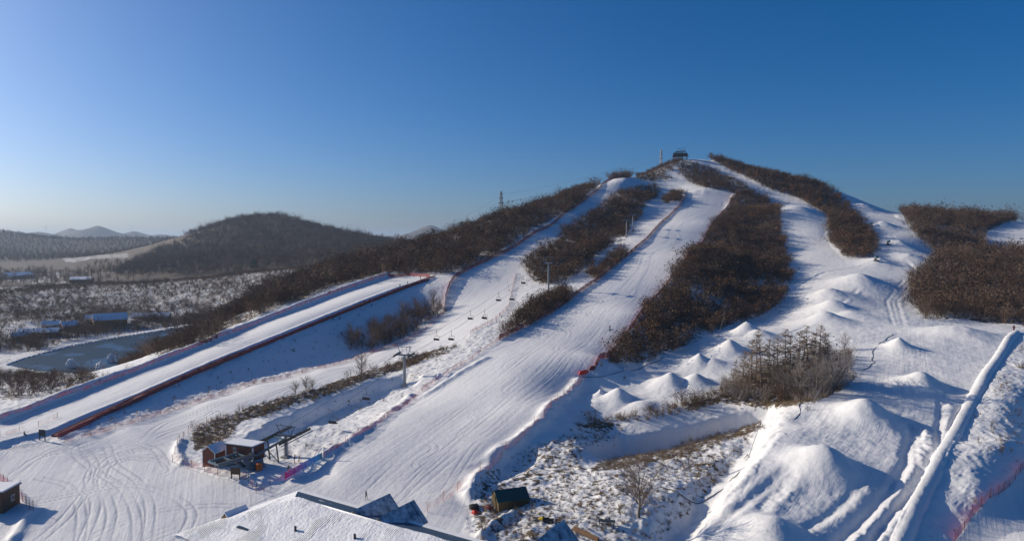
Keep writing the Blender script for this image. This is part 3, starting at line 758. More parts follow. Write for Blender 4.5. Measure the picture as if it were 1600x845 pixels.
def larch(seed, mats, split=False):
    global rng
    rng = np.random.default_rng(seed)
    trunk, out = [], []
    hs_ = np.linspace(-0.04, 1.0, 9); r = 0.012; q = np.array([0, 0, -0.04])
    for k in range(8):
        q2 = np.array([rng.normal() * 0.004, rng.normal() * 0.004, hs_[k + 1]]); r2 = 0.012 * (1 - hs_[k + 1]) + 0.0012
        trunk.append([*q, *q2, r, r2, 0]); q, r = q2, r2
    for k in range(84):
        h = 0.15 + 0.82 * rng.random()**0.9
        a = rng.random() * 6.28
        Ln = (1.02 - h) * 0.36 * (0.5 + 0.7 * rng.random()) + 0.015
        dr = np.array([math.cos(a), math.sin(a), 0.05 + 0.35 * h])
        b0 = np.array([0, 0, h]); b1 = b0 + dr * Ln * 0.55; b2 = b1 + (dr + np.array([0, 0, 0.10])) * Ln * 0.45
        out.append([*b0, *b1, 0.0042, 0.003, 1]); out.append([*b1, *b2, 0.003, 0.0014, 1])
        for c in range(7):
            t = 0.2 + 0.8 * rng.random(); b = b0 + (b2 - b0) * t
            e = b + rdir((math.cos(a) * 0.4, math.sin(a) * 0.4, -0.25), 0.45) * Ln * 0.38
            out.append([*b, *e, 0.0024, 0.0010, 1])
    if split: return segs_mesh('trunk', trunk, 6, None, mats), segs_mesh('crown', out, 3, None, mats)
    return segs_mesh('larch', trunk + out, 3, None, mats)
def tuft(seed, mats, nb=26, lean=0.45):
    global rng
    rng = np.random.default_rng(seed)
    out = []
    for k in range(nb):
        a = rng.random() * 6.28; rr = 0.22 * rng.random()**0.5
        p = np.array([math.cos(a) * rr, math.sin(a) * rr, -0.04])
        e = p + rdir((math.cos(a) * lean, math.sin(a) * lean, 1.0), 0.2) * (0.5 + 0.55 * rng.random())
        out.append([*p, *e, 0.018, 0.003, 0])
    return segs_mesh('tuft', out, 3, None, mats)
def pine(seed, mats):
    global rng
    rng = np.random.default_rng(seed)
    out = [[0, 0, -0.05, 0, 0, 0.8, 0.03, 0.01, 0]]; lv = []
    for k in range(40):
        h = 0.3 + 0.7 * rng.random(); a = rng.random() * 6.28; Ln = (1.15 - h) * 0.55
        e = np.array([math.cos(a) * Ln, math.sin(a) * Ln, h + 0.08])
        out.append([0, 0, h, *e, 0.008, 0.003, 0])
        for c in range(9): lv.append([*(np.array([0, 0, h]) + (e - [0, 0, h]) * (0.3 + 0.7 * rng.random()) + rng.normal(size=3) * 0.03), 0.05, 1])
    return segs_mesh('pine', out, 4, lv, mats)

M['larch_bark'] = simple('larch_bark', (0.20, 0.155, 0.125), 0.9, 0.3, 2.0)
def hidden(me): return bpy.data.objects.new(me.name, me)      # template, never linked to the scene
T = {}
T['oak'] = [hidden(scrub(s, 120, (M['twig'], M['twig_dark'], M['leaf'] if s % 3 == 0 else M['leaf_dark']))) for s in range(1, 7)]
T['brush'] = [hidden(scrub(s, 40, (M['twig'], M['twig'], M['leaf_dark']))) for s in range(21, 25)]
T['wood'] = [hidden(bare_tree(s, mats=(M['bark'], M['twig']), kids=(4, 3, 3), width=0.7)) for s in range(31, 35)]
T['far'] = [hidden(bare_tree(s, mats=(M['twig_dark'], M['twig_dark']), kids=(4, 3, 3), width=0.75)) for s in range(36, 39)]
T['tuft'] = [hidden(tuft(s, (M['straw'],))) for s in range(41, 45)]
T['weed'] = [hidden(tuft(s, (M['frost_twig'],), 18, 0.3)) for s in range(46, 49)]
T['frost'] = [hidden(scrub(s, 0, (M['frost_twig'], M['frost_twig'], M['frost_twig']))) for s in range(61, 64)]
T['pine'] = [hidden(pine(51, (M['bark'], M['pine'])))]

def scatter_points(poly, d0, d1, spacing, keep=1.0, clump=0.0, seed=0, avoid_runs=True):
    r_ = np.random.default_rng(seed)
    m = in_poly(U, V_, poly) & (GY > d0) & (GY < d1)
    if not m.any(): return np.zeros((0, 3))
    x0, x1, y0, y1 = GX[m].min(), GX[m].max(), GY[m].min(), GY[m].max()
    gx, gy = np.meshgrid(np.arange(x0, x1, spacing), np.arange(y0, y1, spacing))
    gx = (gx + (r_.random(gx.shape) - 0.5) * spacing * 1.1).ravel(); gy = (gy + (r_.random(gy.shape) - 0.5) * spacing * 1.1).ravel()
    ok = (np.abs(gx / gy) < 0.86) & (gy > d0) & (gy < d1)
    gx, gy = gx[ok], gy[ok]
    gz = base_z(gx, gy, GZ)
    pu, pv = project(gx, gy, gz)
    w = 6 * fbm(gx, gy, 7.0, 2, 77) + 7 * fbm(gx, gy, 28.0, 2, 78)
    ok = in_poly(pu + w, pv + w * 0.5, poly)
    if clump: ok &= fbm(gx, gy, 16.0, 3, seed + 3) > clump - 0.5
    ok &= r_.random(gx.shape) < keep
    if avoid_runs:
        fa = np.clip(((gx / gy) - ga[0]) / (ga[1] - ga[0]), 0, NA - 1).round().astype(int)
        fd = np.clip(np.interp(np.log(gy), _lg, np.arange(ND)), 0, ND - 1).round().astype(int)
        ok &= RID[fd, fa] == 0
    return np.stack([gx[ok], gy[ok], gz[ok]], 1)

def gn_scatter(name, label, cat, pts, temps, h0, h1, seed=0, tilt=0.1):
    """one mass of plants: template meshes instanced on surveyed points"""
    r_ = np.random.default_rng(seed + 100)
    k = len(pts)
    me = bpy.data.meshes.new(name)
    me.vertices.add(k); me.vertices.foreach_set('co', pts.ravel().astype(np.float32))
    rot = np.stack([(r_.random(k) - 0.5) * tilt * 2, (r_.random(k) - 0.5) * tilt * 2, r_.random(k) * 6.283], 1)
    big = 0.5 + 0.5 * np.clip(fbm(pts[:, 0], pts[:, 1], 22.0, 2, seed + 9) + 0.5, 0, 1)
    h = (h0 * 0.75 + (h1 - h0 * 0.75) * r_.random(k)**1.3) * (0.55 + 0.45 * big) * np.where(r_.random(k) < 0.07, 1.4, 1.0)
    wd = 0.85 + 0.5 * r_.random(k)
    scl = np.stack([h * wd, h * wd, h], 1)
    for an, arr in (('rot', rot), ('scl', scl)):
        a = me.attributes.new(an, 'FLOAT_VECTOR', 'POINT'); a.data.foreach_set('vector', arr.ravel().astype(np.float32))
    a = me.attributes.new('pick', 'INT', 'POINT'); a.data.foreach_set('value', r_.integers(0, len(temps), k).astype(np.int32))
    o = bpy.data.objects.new(name, me); C.objects.link(o)
    ng = bpy.data.node_groups.new(name, 'GeometryNodeTree')
    ng.interface.new_socket('Geometry', in_out='INPUT', socket_type='NodeSocketGeometry')
    ng.interface.new_socket('Geometry', in_out='OUTPUT', socket_type='NodeSocketGeometry')
    N, L = ng.nodes, ng.links
    gi, go = N.new('NodeGroupInput'), N.new('NodeGroupOutput')
    ip = N.new('GeometryNodeInstanceOnPoints'); jn = N.new('GeometryNodeJoinGeometry')
    L.new(gi.outputs[0], ip.inputs['Points'])
    for t in temps:
        oi = N.new('GeometryNodeObjectInfo'); oi.inputs['Object'].default_value = t
        gt = N.new('GeometryNodeGeometryToInstance')
        L.new(oi.outputs['Geometry'], gt.inputs[0]); L.new(gt.outputs[0], jn.inputs[0])
    L.new(jn.outputs[0], ip.inputs['Instance'])
    ip.inputs['Pick Instance'].default_value = True
    def na(nm, typ):
        x = N.new('GeometryNodeInputNamedAttribute'); x.data_type = typ; x.inputs['Name'].default_value = nm
        return x.outputs[0]
    L.new(na('pick', 'INT'), ip.inputs['Instance Index'])
    er = N.new('FunctionNodeEulerToRotation'); L.new(na('rot', 'FLOAT_VECTOR'), er.inputs[0]); L.new(er.outputs[0], ip.inputs['Rotation'])
    L.new(na('scl', 'FLOAT_VECTOR'), ip.inputs['Scale'])
    L.new(ip.outputs[0], go.inputs[0])
    md = o.modifiers.new('scatter', 'NODES'); md.node_group = ng
    tag(o, label, cat, None, 'stuff')
    return o
NPL = 0
def wood(name, label, poly, d0, d1, spacing, temps, h0, h1, keep=1.0, clump=0.0, seed=0, cat='woodland', avoid=True):
    global NPL
    pts = scatter_points(poly, d0, d1, spacing, keep, clump, seed, avoid)
    NPL += len(pts)
    if len(pts): return gn_scatter(name, label, cat, pts, temps, h0, h1, seed)
OW = T['oak'] + T['wood'][:2]
wood('oak_scrub', 'dark brown scrub covering the hillside left of the left run', WOOD_LEFT, 225, 690, 3.0, T['oak'] + T['wood'][:1] + T['brush'][:2], 2.6, 6.0, clump=0.12, seed=1)
wood('oak_scrub', 'dark scrub on the crest left of the summit station', WOOD_TOP, 570, 720, 2.6, T['oak'], 1.6, 3.4, seed=2)
wood('oak_scrub', 'dark scrub on the knoll just below the summit station', WOOD_KNOLL, 560, 700, 2.6, T['oak'], 1.8, 3.8, seed=3)
wood('oak_scrub', 'brown scrub between the left run and the chairlift line', WOOD_MID, 285, 650, 2.8, T['oak'] + T['brush'][:1], 2.6, 5.5, clump=0.15, seed=4)
wood('oak_scrub', 'small scrub patch at the top left corner of the middle run', WOOD_MID_B, 500, 640, 2.6, T['oak'], 3, 5, seed=5)
wood('oak_scrub', 'short strip of scrub beside the upper middle run fence', WOOD_STRIP, 285, 460, 2.2, T['oak'], 2.6, 4.2, seed=6)
wood('oak_scrub', 'strip of scrub beside the fence halfway up the middle run', WOOD_STRIP_B, 220, 320, 1.9, T['oak'], 2.4, 4.0, seed=7)
wood('oak_scrub', 'broad dark brown scrub wood right of the middle run', WOOD_RIGHT, 192, 600, 2.6, T['oak'] + T['brush'][:2], 2.6, 5.0, clump=0.13, seed=8)
wood('oak_scrub', 'scrub wood on the ridge between the two right trails', WOOD_RIDGE, 375, 760, 2.6, T['oak'] + T['brush'][:2], 2.6, 5.2, keep=0.9, seed=9)
wood('bare_woodland', 'grey brown leafless wood at the right edge', WOOD_FAR_RIGHT, 235, 700, 2.8, T['wood'] + T['brush'][:2] + T['oak'][:1], 4.0, 7.5, clump=0.10, seed=10)
wood('village_woodland', 'leafless trees between the pond and the village houses', WOOD_VILLAGE, 350, 560, 3.2, T['wood'] + T['brush'], 3.5, 7, keep=0.9, seed=11)
wood('pond_woodland', 'leafless thicket at the near end of the pond', WOOD_POND, 232, 460, 2.8, T['wood'] + T['brush'], 3, 6, seed=12)
wood('dry_scrub', 'grey brown scrub in the lower left beyond the tubing lane', SCRUB_LEFT, 192, 320, 2.3, T['brush'] + T['weed'], 1.6, 3.4, keep=0.8, clump=0.3, seed=13)
wood('orchard_shrubs', 'rows of small brown shrubs dotted over the snowy orchard terrace', ORCHARD, 430, 720, 4.2, T['brush'] + T['oak'][:2], 2.0, 3.6, keep=0.85, seed=14, cat='orchard')
wood('hill_woodland', 'leafless wood covering the rounded hill in the left distance', HILL, 880, 1800, 7.0, T['far'] + T['oak'][:2], 6, 11, seed=15)
wood('far_woodland', 'hazy far-off wood across the valley at the left edge', FARWOOD, 1500, 2700, 13, T['far'], 9, 14, seed=16)
RIM_A = [(850,672),(930,652),(1000,640),(1060,628),(1130,600),(1150,612),(1130,628),(1060,650),(1000,662),(930,670)]
wood('dead_grass', 'dry straw coloured grass along the rim of the shelf', RIM, 130, 215, 0.95, T['tuft'] + T['weed'], 0.8, 1.8, keep=0.9, seed=17, cat='grass')
wood('thorn_scrub', 'leafless brush thicket on the shelf rim below the larches', RIM_A, 130, 215, 1.6, T['brush'], 1.2, 2.8, keep=0.6, seed=18, cat='brush')
wood('dead_grass', 'dry grass and weeds along the crest of the island below the left run', ISLAND, 120, 232, 1.0, T['tuft'] + T['weed'], 0.6, 1.6, keep=0.85, seed=19, cat='grass')
wood('thorn_scrub', 'leafless bushes along the crest of the island below the left run', ISLAND, 120, 232, 2.6, T['brush'], 1.2, 2.8, keep=0.5, seed=20, cat='brush')
wood('dead_grass', 'brown dry grass on the low ridge beside the shaded gully', RIDGE_BROWN, 100, 165, 0.8, T['tuft'] + T['weed'], 0.6, 1.4, keep=0.9, seed=21, cat='grass')
wood('dead_weeds', 'sparse dead weeds poking through the lumpy spoil ground', SPOIL, 100, 160, 0.85, T['weed'] + T['tuft'] + T['brush'][:1], 0.25, 0.95, keep=0.75, clump=0.22, seed=22, cat='weeds')
wood('dead_weeds', 'sparse dead weeds dotting the shaded bank of the tubing lane', BANK, 130, 320, 2.4, T['weed'] + T['brush'][:1], 0.4, 1.0, keep=0.5, seed=23, cat='weeds')
wood('dead_weeds', 'sparse dead weeds under the chairlift', CORRIDOR, 120, 460, 2.4, T['weed'] + T['brush'][:1], 0.3, 0.9, keep=0.45, seed=24, cat='weeds')
STRIP_R = [(1600,540),(1560,600),(1530,650),(1500,700),(1470,760),(1440,820),(1430,860),(1490,845),(1520,800),(1560,765),(1600,730)]
wood('dead_weeds', 'frosted weeds on the strip right of the pipe berm', STRIP_R, 95, 215, 1.5, T['weed'] + T['brush'][:1], 0.4, 1.1, keep=0.7, clump=0.35, seed=25, cat='weeds')
VALLEY = [(-150,455),(0,446),(60,445),(150,446),(240,434),(260,405),(250,395),(205,405),(150,410),(120,424),(60,422),(0,424),(-150,430)]
wood('valley_woodland', 'scattered leafless trees on the far valley floor', VALLEY, 740, 1300, 10, T['far'], 7, 12, keep=0.8, clump=0.3, seed=26)
CLUMP = [(1125,606),(1180,590),(1330,552),(1335,590),(1322,612),(1260,626),(1200,634),(1140,630)]
wood('frosted_brush', 'grey frosted brush filling the foot of the larch clump', CLUMP, 150, 230, 1.7, T['frost'] + T['brush'][:1], 1.6, 4.0, keep=0.8, seed=27, cat='brush', avoid=False)
wood('village_woodland', 'leafless trees standing among and behind the village houses', WOOD_VILLAGE_B, 380, 560, 4.2, T['wood'] + T['brush'], 3, 6, keep=0.55, clump=0.3, seed=28)
print('plants', NPL)
# ------------------------------------------------------------------ object kit
class MB:
    """collects boxes, bars and tubes into one mesh"""
    def __init__(s): s.v, s.f, s.m = [], [], []
    def add(s, vs, fs, mi=0):
        o = len(s.v); s.v += [tuple(map(float, p)) for p in vs]; s.f += [[i + o for i in f] for f in fs]; s.m += [mi] * len(fs); return s
    def box(s, c, size, rz=0.0, mi=0, taper=1.0):
        x, y, z = size[0] / 2, size[1] / 2, size[2] / 2
        ca_, sa_ = math.cos(rz), math.sin(rz)
        vs = []
        for k in (-1, 1):
            t = taper if k > 0 else 1.0
            for px, py in ((-x, -y), (x, -y), (x, y), (-x, y)):
                px, py = px * t, py * t
                vs.append((c[0] + px * ca_ - py * sa_, c[1] + px * sa_ + py * ca_, c[2] + k * z))
        return s.add(vs, [(3, 2, 1, 0), (4, 5, 6, 7), (0, 1, 5, 4), (1, 2, 6, 5), (2, 3, 7, 6), (3, 0, 4, 7)], mi)
    def bar(s, a, b, w, h=None, mi=0):
        """square-section bar from a to b"""
        a, b = Vector(a), Vector(b); d = (b - a)
        if d.length < 1e-6: return s
        d.normalize(); h = h or w
        ref = Vector((0, 0, 1)) if abs(d.z) < 0.95 else Vector((1, 0, 0))
        e = d.cross(ref).normalized() * w / 2; g = e.cross(d).normalized() * h / 2
        vs = [a - e - g, a + e - g, a + e + g, a - e + g, b - e - g, b + e - g, b + e + g, b - e + g]
        return s.add(vs, [(3, 2, 1, 0), (4, 5, 6, 7), (0, 1, 5, 4), (1, 2, 6, 5), (2, 3, 7, 6), (3, 0, 4, 7)], mi)
    def tube(s, pts, r, n=8, mi=0, r1=None, cap=True):
        pts = [Vector(p) for p in pts]; rings = []
        for i, p in enumerate(pts):
            d = (pts[min(i + 1, len(pts) - 1)] - pts[max(i - 1, 0)]).normalized()
            ref = Vector((0, 0, 1)) if abs(d.z) < 0.95 else Vector((1, 0, 0))
            e = d.cross(ref).normalized(); g = e.cross(d).normalized()
            rr = r if r1 is None else r + (r1 - r) * i / (len(pts) - 1)
            rings.append([p + (e * math.cos(2 * math.pi * k / n) + g * math.sin(2 * math.pi * k / n)) * rr for k in range(n)])
        vs = [q for ring in rings for q in ring]; fs = []
        for i in range(len(pts) - 1):
            for k in range(n):
                fs.append((i * n + k, i * n + (k + 1) % n, (i + 1) * n + (k + 1) % n, (i + 1) * n + k))
        if cap: fs += [tuple(range(n))[::-1], tuple((len(pts) - 1) * n + k for k in range(n))]
        return s.add(vs, fs, mi)
    def wheel(s, c, axis, r, w, n=16, mi=0):
        ax = Vector(axis).normalized() * w / 2
        return s.tube([Vector(c) - ax, Vector(c) + ax], r, n, mi)
    def ring(s, c, axis, r, t, n=24, mi=0):
        ax = Vector(axis).normalized(); ref = Vector((0, 0, 1)) if abs(ax.z) < 0.9 else Vector((1, 0, 0))
        e = ax.cross(ref).normalized(); g = ax.cross(e)
        pts = [Vector(c) + (e * math.cos(2 * math.pi * k / n) + g * math.sin(2 * math.pi * k / n)) * r for k in range(n + 1)]
        return s.tube(pts, t, 6, mi, cap=False)
    def build(s, name, mats, parent=None, bevel=0.0, smooth=False):
        me = bpy.data.meshes.new(name); me.from_pydata(s.v, [], s.f)
        if not isinstance(mats, (list, tuple)): mats = [mats]
        for m in mats: me.materials.append(m)
        me.polygons.foreach_set('material_index', s.m); me.update()
        if smooth: me.shade_smooth()
        o = bpy.data.objects.new(name, me); C.objects.link(o)
        if parent: o.parent = parent
        if bevel:
            b = o.modifiers.new('bevel', 'BEVEL'); b.width = bevel; b.segments = 2; b.limit_method = 'ANGLE'
        return o
def empty(name, loc, rz=0.0, label=None, cat=None, group=None):
    o = bpy.data.objects.new(name, None); C.objects.link(o); o.location = loc; o.rotation_euler = (0, 0, rz)
    return tag(o, label, cat, group)
def copy_tree(o, parent=None):
    c = o.copy(); C.objects.link(c); c.parent = parent
    for ch in list(o.children): copy_tree(ch, c)
    return c
def gz(x, y): return float(base_z(x, y, GZ))
def G(u, v):
    p = at(u, v); return Vector((p.x, p.y, gz(p.x, p.y)))
def Dz(u, v, z):
    a, s = ray(u, v); y = (z - CAM_H) / s
    return Vector((float(a * y), float(y), z))

M['steel'] = simple('galvanised_steel', (0.22, 0.25, 0.28), 0.5, 0.2, 1.5, 0.6)
M['dark_steel'] = simple('dark_steel', (0.045, 0.05, 0.055), 0.5, 0.25, 2.0, 0.3)
M['blue_steel'] = simple('blue_grey_painted_steel', (0.10, 0.16, 0.20), 0.45, 0.2, 2.0, 0.2)
M['rubber'] = simple('black_rubber', (0.02, 0.02, 0.022), 0.7, 0.2, 3.0)
M['redwood'] = simple('red_brown_cladding', (0.17, 0.050, 0.028), 0.7, 0.25, 1.5)
M['brownwood'] = simple('brown_boards', (0.11, 0.060, 0.035), 0.8, 0.3, 2.0)
M['timber'] = simple('raw_timber', (0.30, 0.17, 0.09), 0.8, 0.25, 2.5)
M['white_paint'] = simple('white_trim_paint', (0.75, 0.75, 0.74), 0.5, 0.08, 2.0)
M['snowcap'] = simple('settled_snow', (0.82, 0.83, 0.86), 0.7, 0.05, 0.8, 0, 0.5)
M['canvas_green'] = simple('dark_green_tarpaulin', (0.010, 0.075, 0.070), 0.6, 0.3, 1.5, 0, 0.5)
M['canvas_olive'] = simple('olive_canvas', (0.085, 0.062, 0.025), 0.85, 0.35, 1.5, 0, 0.6)
M['red_cloth'] = simple('red_vinyl', (0.55, 0.025, 0.015), 0.55, 0.25, 1.5, 0, 0.4)
M['maroon'] = simple('dark_red_mat', (0.14, 0.022, 0.028), 0.7, 0.3, 1.0)
M['yellow'] = simple('yellow_plastic', (0.55, 0.38, 0.02), 0.5, 0.2, 2.0)
M['orange'] = simple('orange_cloth', (0.60, 0.15, 0.02), 0.7, 0.2, 2.0)
M['black'] = simple('black_cloth', (0.022, 0.022, 0.026), 0.8, 0.3, 3.0)
M['navy'] = simple('navy_cloth', (0.02, 0.03, 0.06), 0.8, 0.3, 3.0)
M['skin'] = simple('skin', (0.45, 0.27, 0.20), 0.6, 0.1, 4.0)
M['plaster'] = simple('pale_plaster', (0.42, 0.38, 0.32), 0.85, 0.15, 0.5)
M['ochre'] = simple('ochre_plaster', (0.42, 0.25, 0.07), 0.85, 0.2, 0.5)
M['brick'] = simple('weathered_brick', (0.20, 0.11, 0.08), 0.85, 0.25, 0.8)
M['concrete'] = simple('concrete', (0.30, 0.30, 0.30), 0.9, 0.15, 1.0)
M['pole_wood'] = simple('bamboo_pole', (0.34, 0.24, 0.15), 0.7, 0.2, 2.0)
M['frost'] = simple('frost_ice', (0.72, 0.74, 0.77), 0.5, 0.15, 1.0, 0, 0.8)
m, N, L, b = mat('window_glass'); b.inputs['Base Color'].default_value = (0.03, 0.04, 0.05, 1); b.inputs['Roughness'].default_value = 0.08; M['glass'] = m
def net_material(name, col, cover):
    m, N, L, b = mat(name)
    tc = N.new('ShaderNodeNewGeometry')
    nz = noise(N, L, tc.outputs['Position'], 0.5, 3)
    L.new(mixc(N, L, nz, [c * 0.75 for c in col], [min(1, c * 1.2) for c in col]), b.inputs['Base Color']); b.inputs['Roughness'].default_value = 0.7
    tr = N.new('ShaderNodeBsdfTransparent'); mx = N.new('ShaderNodeMixShader')
    L.new(ramp(N, L, nz, 0.2 - 0.9 * (cover - 0.3), 1.15 - 0.9 * (cover - 0.3)), mx.inputs[0])
    L.new(tr.outputs[0], mx.inputs[1]); L.new(b.outputs[0], mx.inputs[2])
    L.new(mx.outputs[0], N['Material Output'].inputs['Surface'])
    return m
M['net_red'] = net_material('red_safety_net', (0.33, 0.045, 0.05), 0.75)
M['net_orange'] = net_material('orange_safety_net', (0.62, 0.20, 0.13), 0.22)
M['net_pink'] = net_material('faded_red_safety_net', (0.50, 0.12, 0.14), 0.35)

# ------------------------------------------------------------------ the lodge at the foot of the picture
RD = Vector((0.85, -0.527, 0)); ND_ = Vector((-0.527, -0.85, 0))          # ridge direction, down-slope direction
def snow_roof_material():
    m, N, L, b = mat('snow_on_corrugated_roof')
    tc = N.new('ShaderNodeTexCoord'); sep = N.new('ShaderNodeSeparateXYZ'); L.new(tc.outputs['Object'], sep.inputs[0])
    wv = N.new('ShaderNodeTexWave'); wv.bands_direction = 'X'; wv.inputs['Scale'].default_value = 1.0; wv.inputs['Distortion'].default_value = 0.3
    L.new(tc.outputs['Object'], wv.inputs['Vector'])
    nz = noise(N, L, tc.outputs['Object'], 0.22, 4); nz2 = noise(N, L, tc.outputs['Object'], 2.2, 4)
    thin = ramp(N, L, nz, 0.52, 0.66)
    tile = math_(N, L, 'MULTIPLY', thin, ramp(N, L, math_(N, L, 'ADD', math_(N, L, 'MULTIPLY', wv.outputs['Fac'], 0.6), math_(N, L, 'MULTIPLY', nz2, 0.5)), 0.55, 0.75))
    L.new(mixc(N, L, math_(N, L, 'MULTIPLY', tile, 0.75), (0.80, 0.81, 0.84), (0.10, 0.13, 0.18)), b.inputs['Base Color'])
    b.inputs['Roughness'].default_value = 0.7
    bp = N.new('ShaderNodeBump'); bp.inputs['Distance'].default_value = 0.25; bp.inputs['Strength'].default_value = 0.7
    L.new(math_(N, L, 'ADD', math_(N, L, 'MULTIPLY', wv.outputs['Fac'], thin), nz2), bp.inputs['Height']); L.new(bp.outputs[0], b.inputs['Normal'])
    return m
M['snow_roof'] = snow_roof_material()
M['blue_roof'] = None
def prism_roof(name, pts_top, thick, mats, parent):
    """slab: polygon given in order, extruded down"""
    k = len(pts_top); vs = [Vector(p) for p in pts_top] + [Vector(p) - Vector((0, 0, thick)) for p in pts_top]
    fs = [tuple(range(k)), tuple(range(2 * k - 1, k - 1, -1))] + [((i + 1) % k, i, i + k, (i + 1) % k + k) for i in range(k)]
    mb = MB(); mb.add(vs, fs); return mb.build(name, mats, parent)
A0 = Dz(460, 777, 9.2)
lodge = empty('lodge', (A0.x, A0.y, 0), math.atan2(RD.y, RD.x), 'big lodge with low hipped snow-covered roof at the bottom of the picture', 'building')
def blue_roof_material():
    m, N, L, b = mat('blue_sheet_metal_roof')
    tc = N.new('ShaderNodeTexCoord')
    mp = N.new('ShaderNodeMapping'); mp.inputs['Scale'].default_value = (0.16, 0.7, 1); L.new(tc.outputs['Object'], mp.inputs[0])
    nz = noise(N, L, mp.outputs[0], 1.0, 5, 0.65)
    L.new(mixc(N, L, ramp(N, L, nz, 0.60, 0.66), (0.018, 0.055, 0.11), (0.78, 0.79, 0.82)), b.inputs['Base Color']); b.inputs['Roughness'].default_value = 0.6
    return m
M['blue_roof'] = blue_roof_material()
# local axes: +x along the ridge, -y down the slope towards the camera
LR, HW, HP, DR = 34.0, 11.0, 11.0, 3.7          # ridge length, half width, hip run, drop
zr = 9.2
e00 = (-HP, -HW, zr - DR); e10 = (LR + HP, -HW, zr - DR); e11 = (LR + HP, HW, zr - DR); e01 = (-HP, HW, zr - DR)
r0, r1_ = (0, 0, zr), (LR, 0, zr)
def roof_slope(name, quad, mats, parent):
    return prism_roof(name, quad, 0.35, mats, parent)
main_roof = roof_slope('roof', [e00, e10, r1_, r0], M['snow_roof'], lodge)
FW, FD = 4.6, 1.35                               # narrow far slope of blue sheet metal
e11 = (LR + 4.6, FW, zr - FD); e01 = (-4.6, FW, zr - FD)
roof_slope('roof', [e11, e01, r0, r1_], M['blue_roof'], lodge)
roof_slope('roof', [e01, e00, r0], M['snow_roof'], lodge)
roof_slope('roof', [e10, e11, r1_], M['snow_roof'], lodge)
MB().box((LR / 2, FW - 0.15, zr - FD + 0.12), (LR + 8.6, 0.7, 0.22)).build('eave_snow', M['snowcap'], lodge, 0.08)
MB().box((LR / 2, (FW - HW) / 2, (zr - DR - 0.5) / 2 - 1), (LR + 2 * HP - 8, HW + FW - 1.6, zr - DR - 0.5 + 2)).build('wall', M['brownwood'], lodge)
# uneven snow lying on the near slope
sn = MB(); gx_, gy_ = np.meshgrid(np.linspace(0, 1, 90), np.linspace(0, 1, 34))
yy_ = -HW * (1 - gy_) * 1.012; xl = -HP * (1 - gy_) * 1.012; xr = LR + HP * (1 - gy_); xx_ = xl + (xr - xl) * gx_
dep_ = 0.10 + 0.22 * np.clip(fbm(xx_, yy_, 4.5, 3, 91) + 0.35, 0, 1) + 0.06 * fbm(xx_ * 0.35, yy_ * 2.0, 0.9, 2, 92)
edge_ = np.minimum(np.minimum(gx_, 1 - gx_) * 40, 1)
zz_ = zr + DR * yy_ / HW + dep_ * edge_ + 0.02
ids = np.arange(gx_.size).reshape(gx_.shape)
sn.add(np.stack([xx_, yy_, zz_], -1).reshape(-1, 3), [tuple(q) for q in np.stack([ids[:-1, :-1], ids[:-1, 1:], ids[1:, 1:], ids[1:, :-1]], -1).reshape(-1, 4)])
sn.build('roof_snow', M['snow_roof'], lodge, smooth=True)
cap = MB(); cap.tube([(0.2, 0, zr + 0.02), (LR, 0, zr + 0.02)], 0.14, 8).build('ridge_cap', M['snowcap'], lodge, smooth=True)
sk_ = Matrix.Rotation(-math.atan2(RD.y, RD.x), 4, 'Z') @ Matrix.Translation((-A0.x, -A0.y, 0)) @ Dz(383, 822, 7.2)
MB().box((sk_.x, sk_.y, zr - DR * abs(sk_.y) / HW + 0.12), (2.2, 1.0, 0.2)).build('skylight', M['glass'], lodge, 0.03)
for vx, vy in ((6, -5), (15, -3.5), (24, -6)):
    MB().tube([(vx, vy, zr - DR * abs(vy) / HW - 0.2), (vx, vy, zr - DR * abs(vy) / HW + 0.8)], 0.16, 10).build('vent_pipe', M['dark_steel'], lodge)
tr = MB(); tr.bar((-4.7, FW + .1, zr - FD - 0.1), (LR + 4.6, FW + .1, zr - FD - 0.1), 0.14, 0.22).build('gutter', M['dark_steel'], lodge)
def dormer(tip_px, z, back, half, drop, clip=True, rm=None):
    t = Dz(*tip_px, z)
    inv = Matrix.Rotation(-math.atan2(RD.y, RD.x), 4, 'Z') @ Matrix.Translation((-A0.x, -A0.y, 0))
    t = inv @ t
    d = MB()
    y0, y1 = t.y, (max(0.25, t.y - back) if clip else t.y - back)
    for sx in (-1, 1):
        vs = [(t.x, y0, z), (t.x, y1, z), (t.x + sx * half, y1, z - drop), (t.x + sx * half, y0, z - drop)]
        prism_roof('dormer_roof', vs if sx < 0 else vs[::-1], 0.16, rm or M['snow_roof_d'], lodge)
    w = half * 0.86; zb = z - drop * 0.86 - 0.1
    d.add([(t.x - w, y0 - 0.4, 2.0), (t.x + w, y0 - 0.4, 2.0), (t.x + w, y0 - 0.4, zb), (t.x, y0 - 0.4, z - 0.2), (t.x - w, y0 - 0.4, zb),
           (t.x - w, y1, 2.0), (t.x + w, y1, 2.0), (t.x + w, y1, zb), (t.x, y1, z - 0.2), (t.x - w, y1, zb)],
          [(4, 3, 2, 1, 0), (5, 6, 7, 8, 9), (0, 1, 6, 5), (1, 2, 7, 6), (4, 0, 5, 9)])
    d.build('dormer_wall', M['brownwood'], lodge)
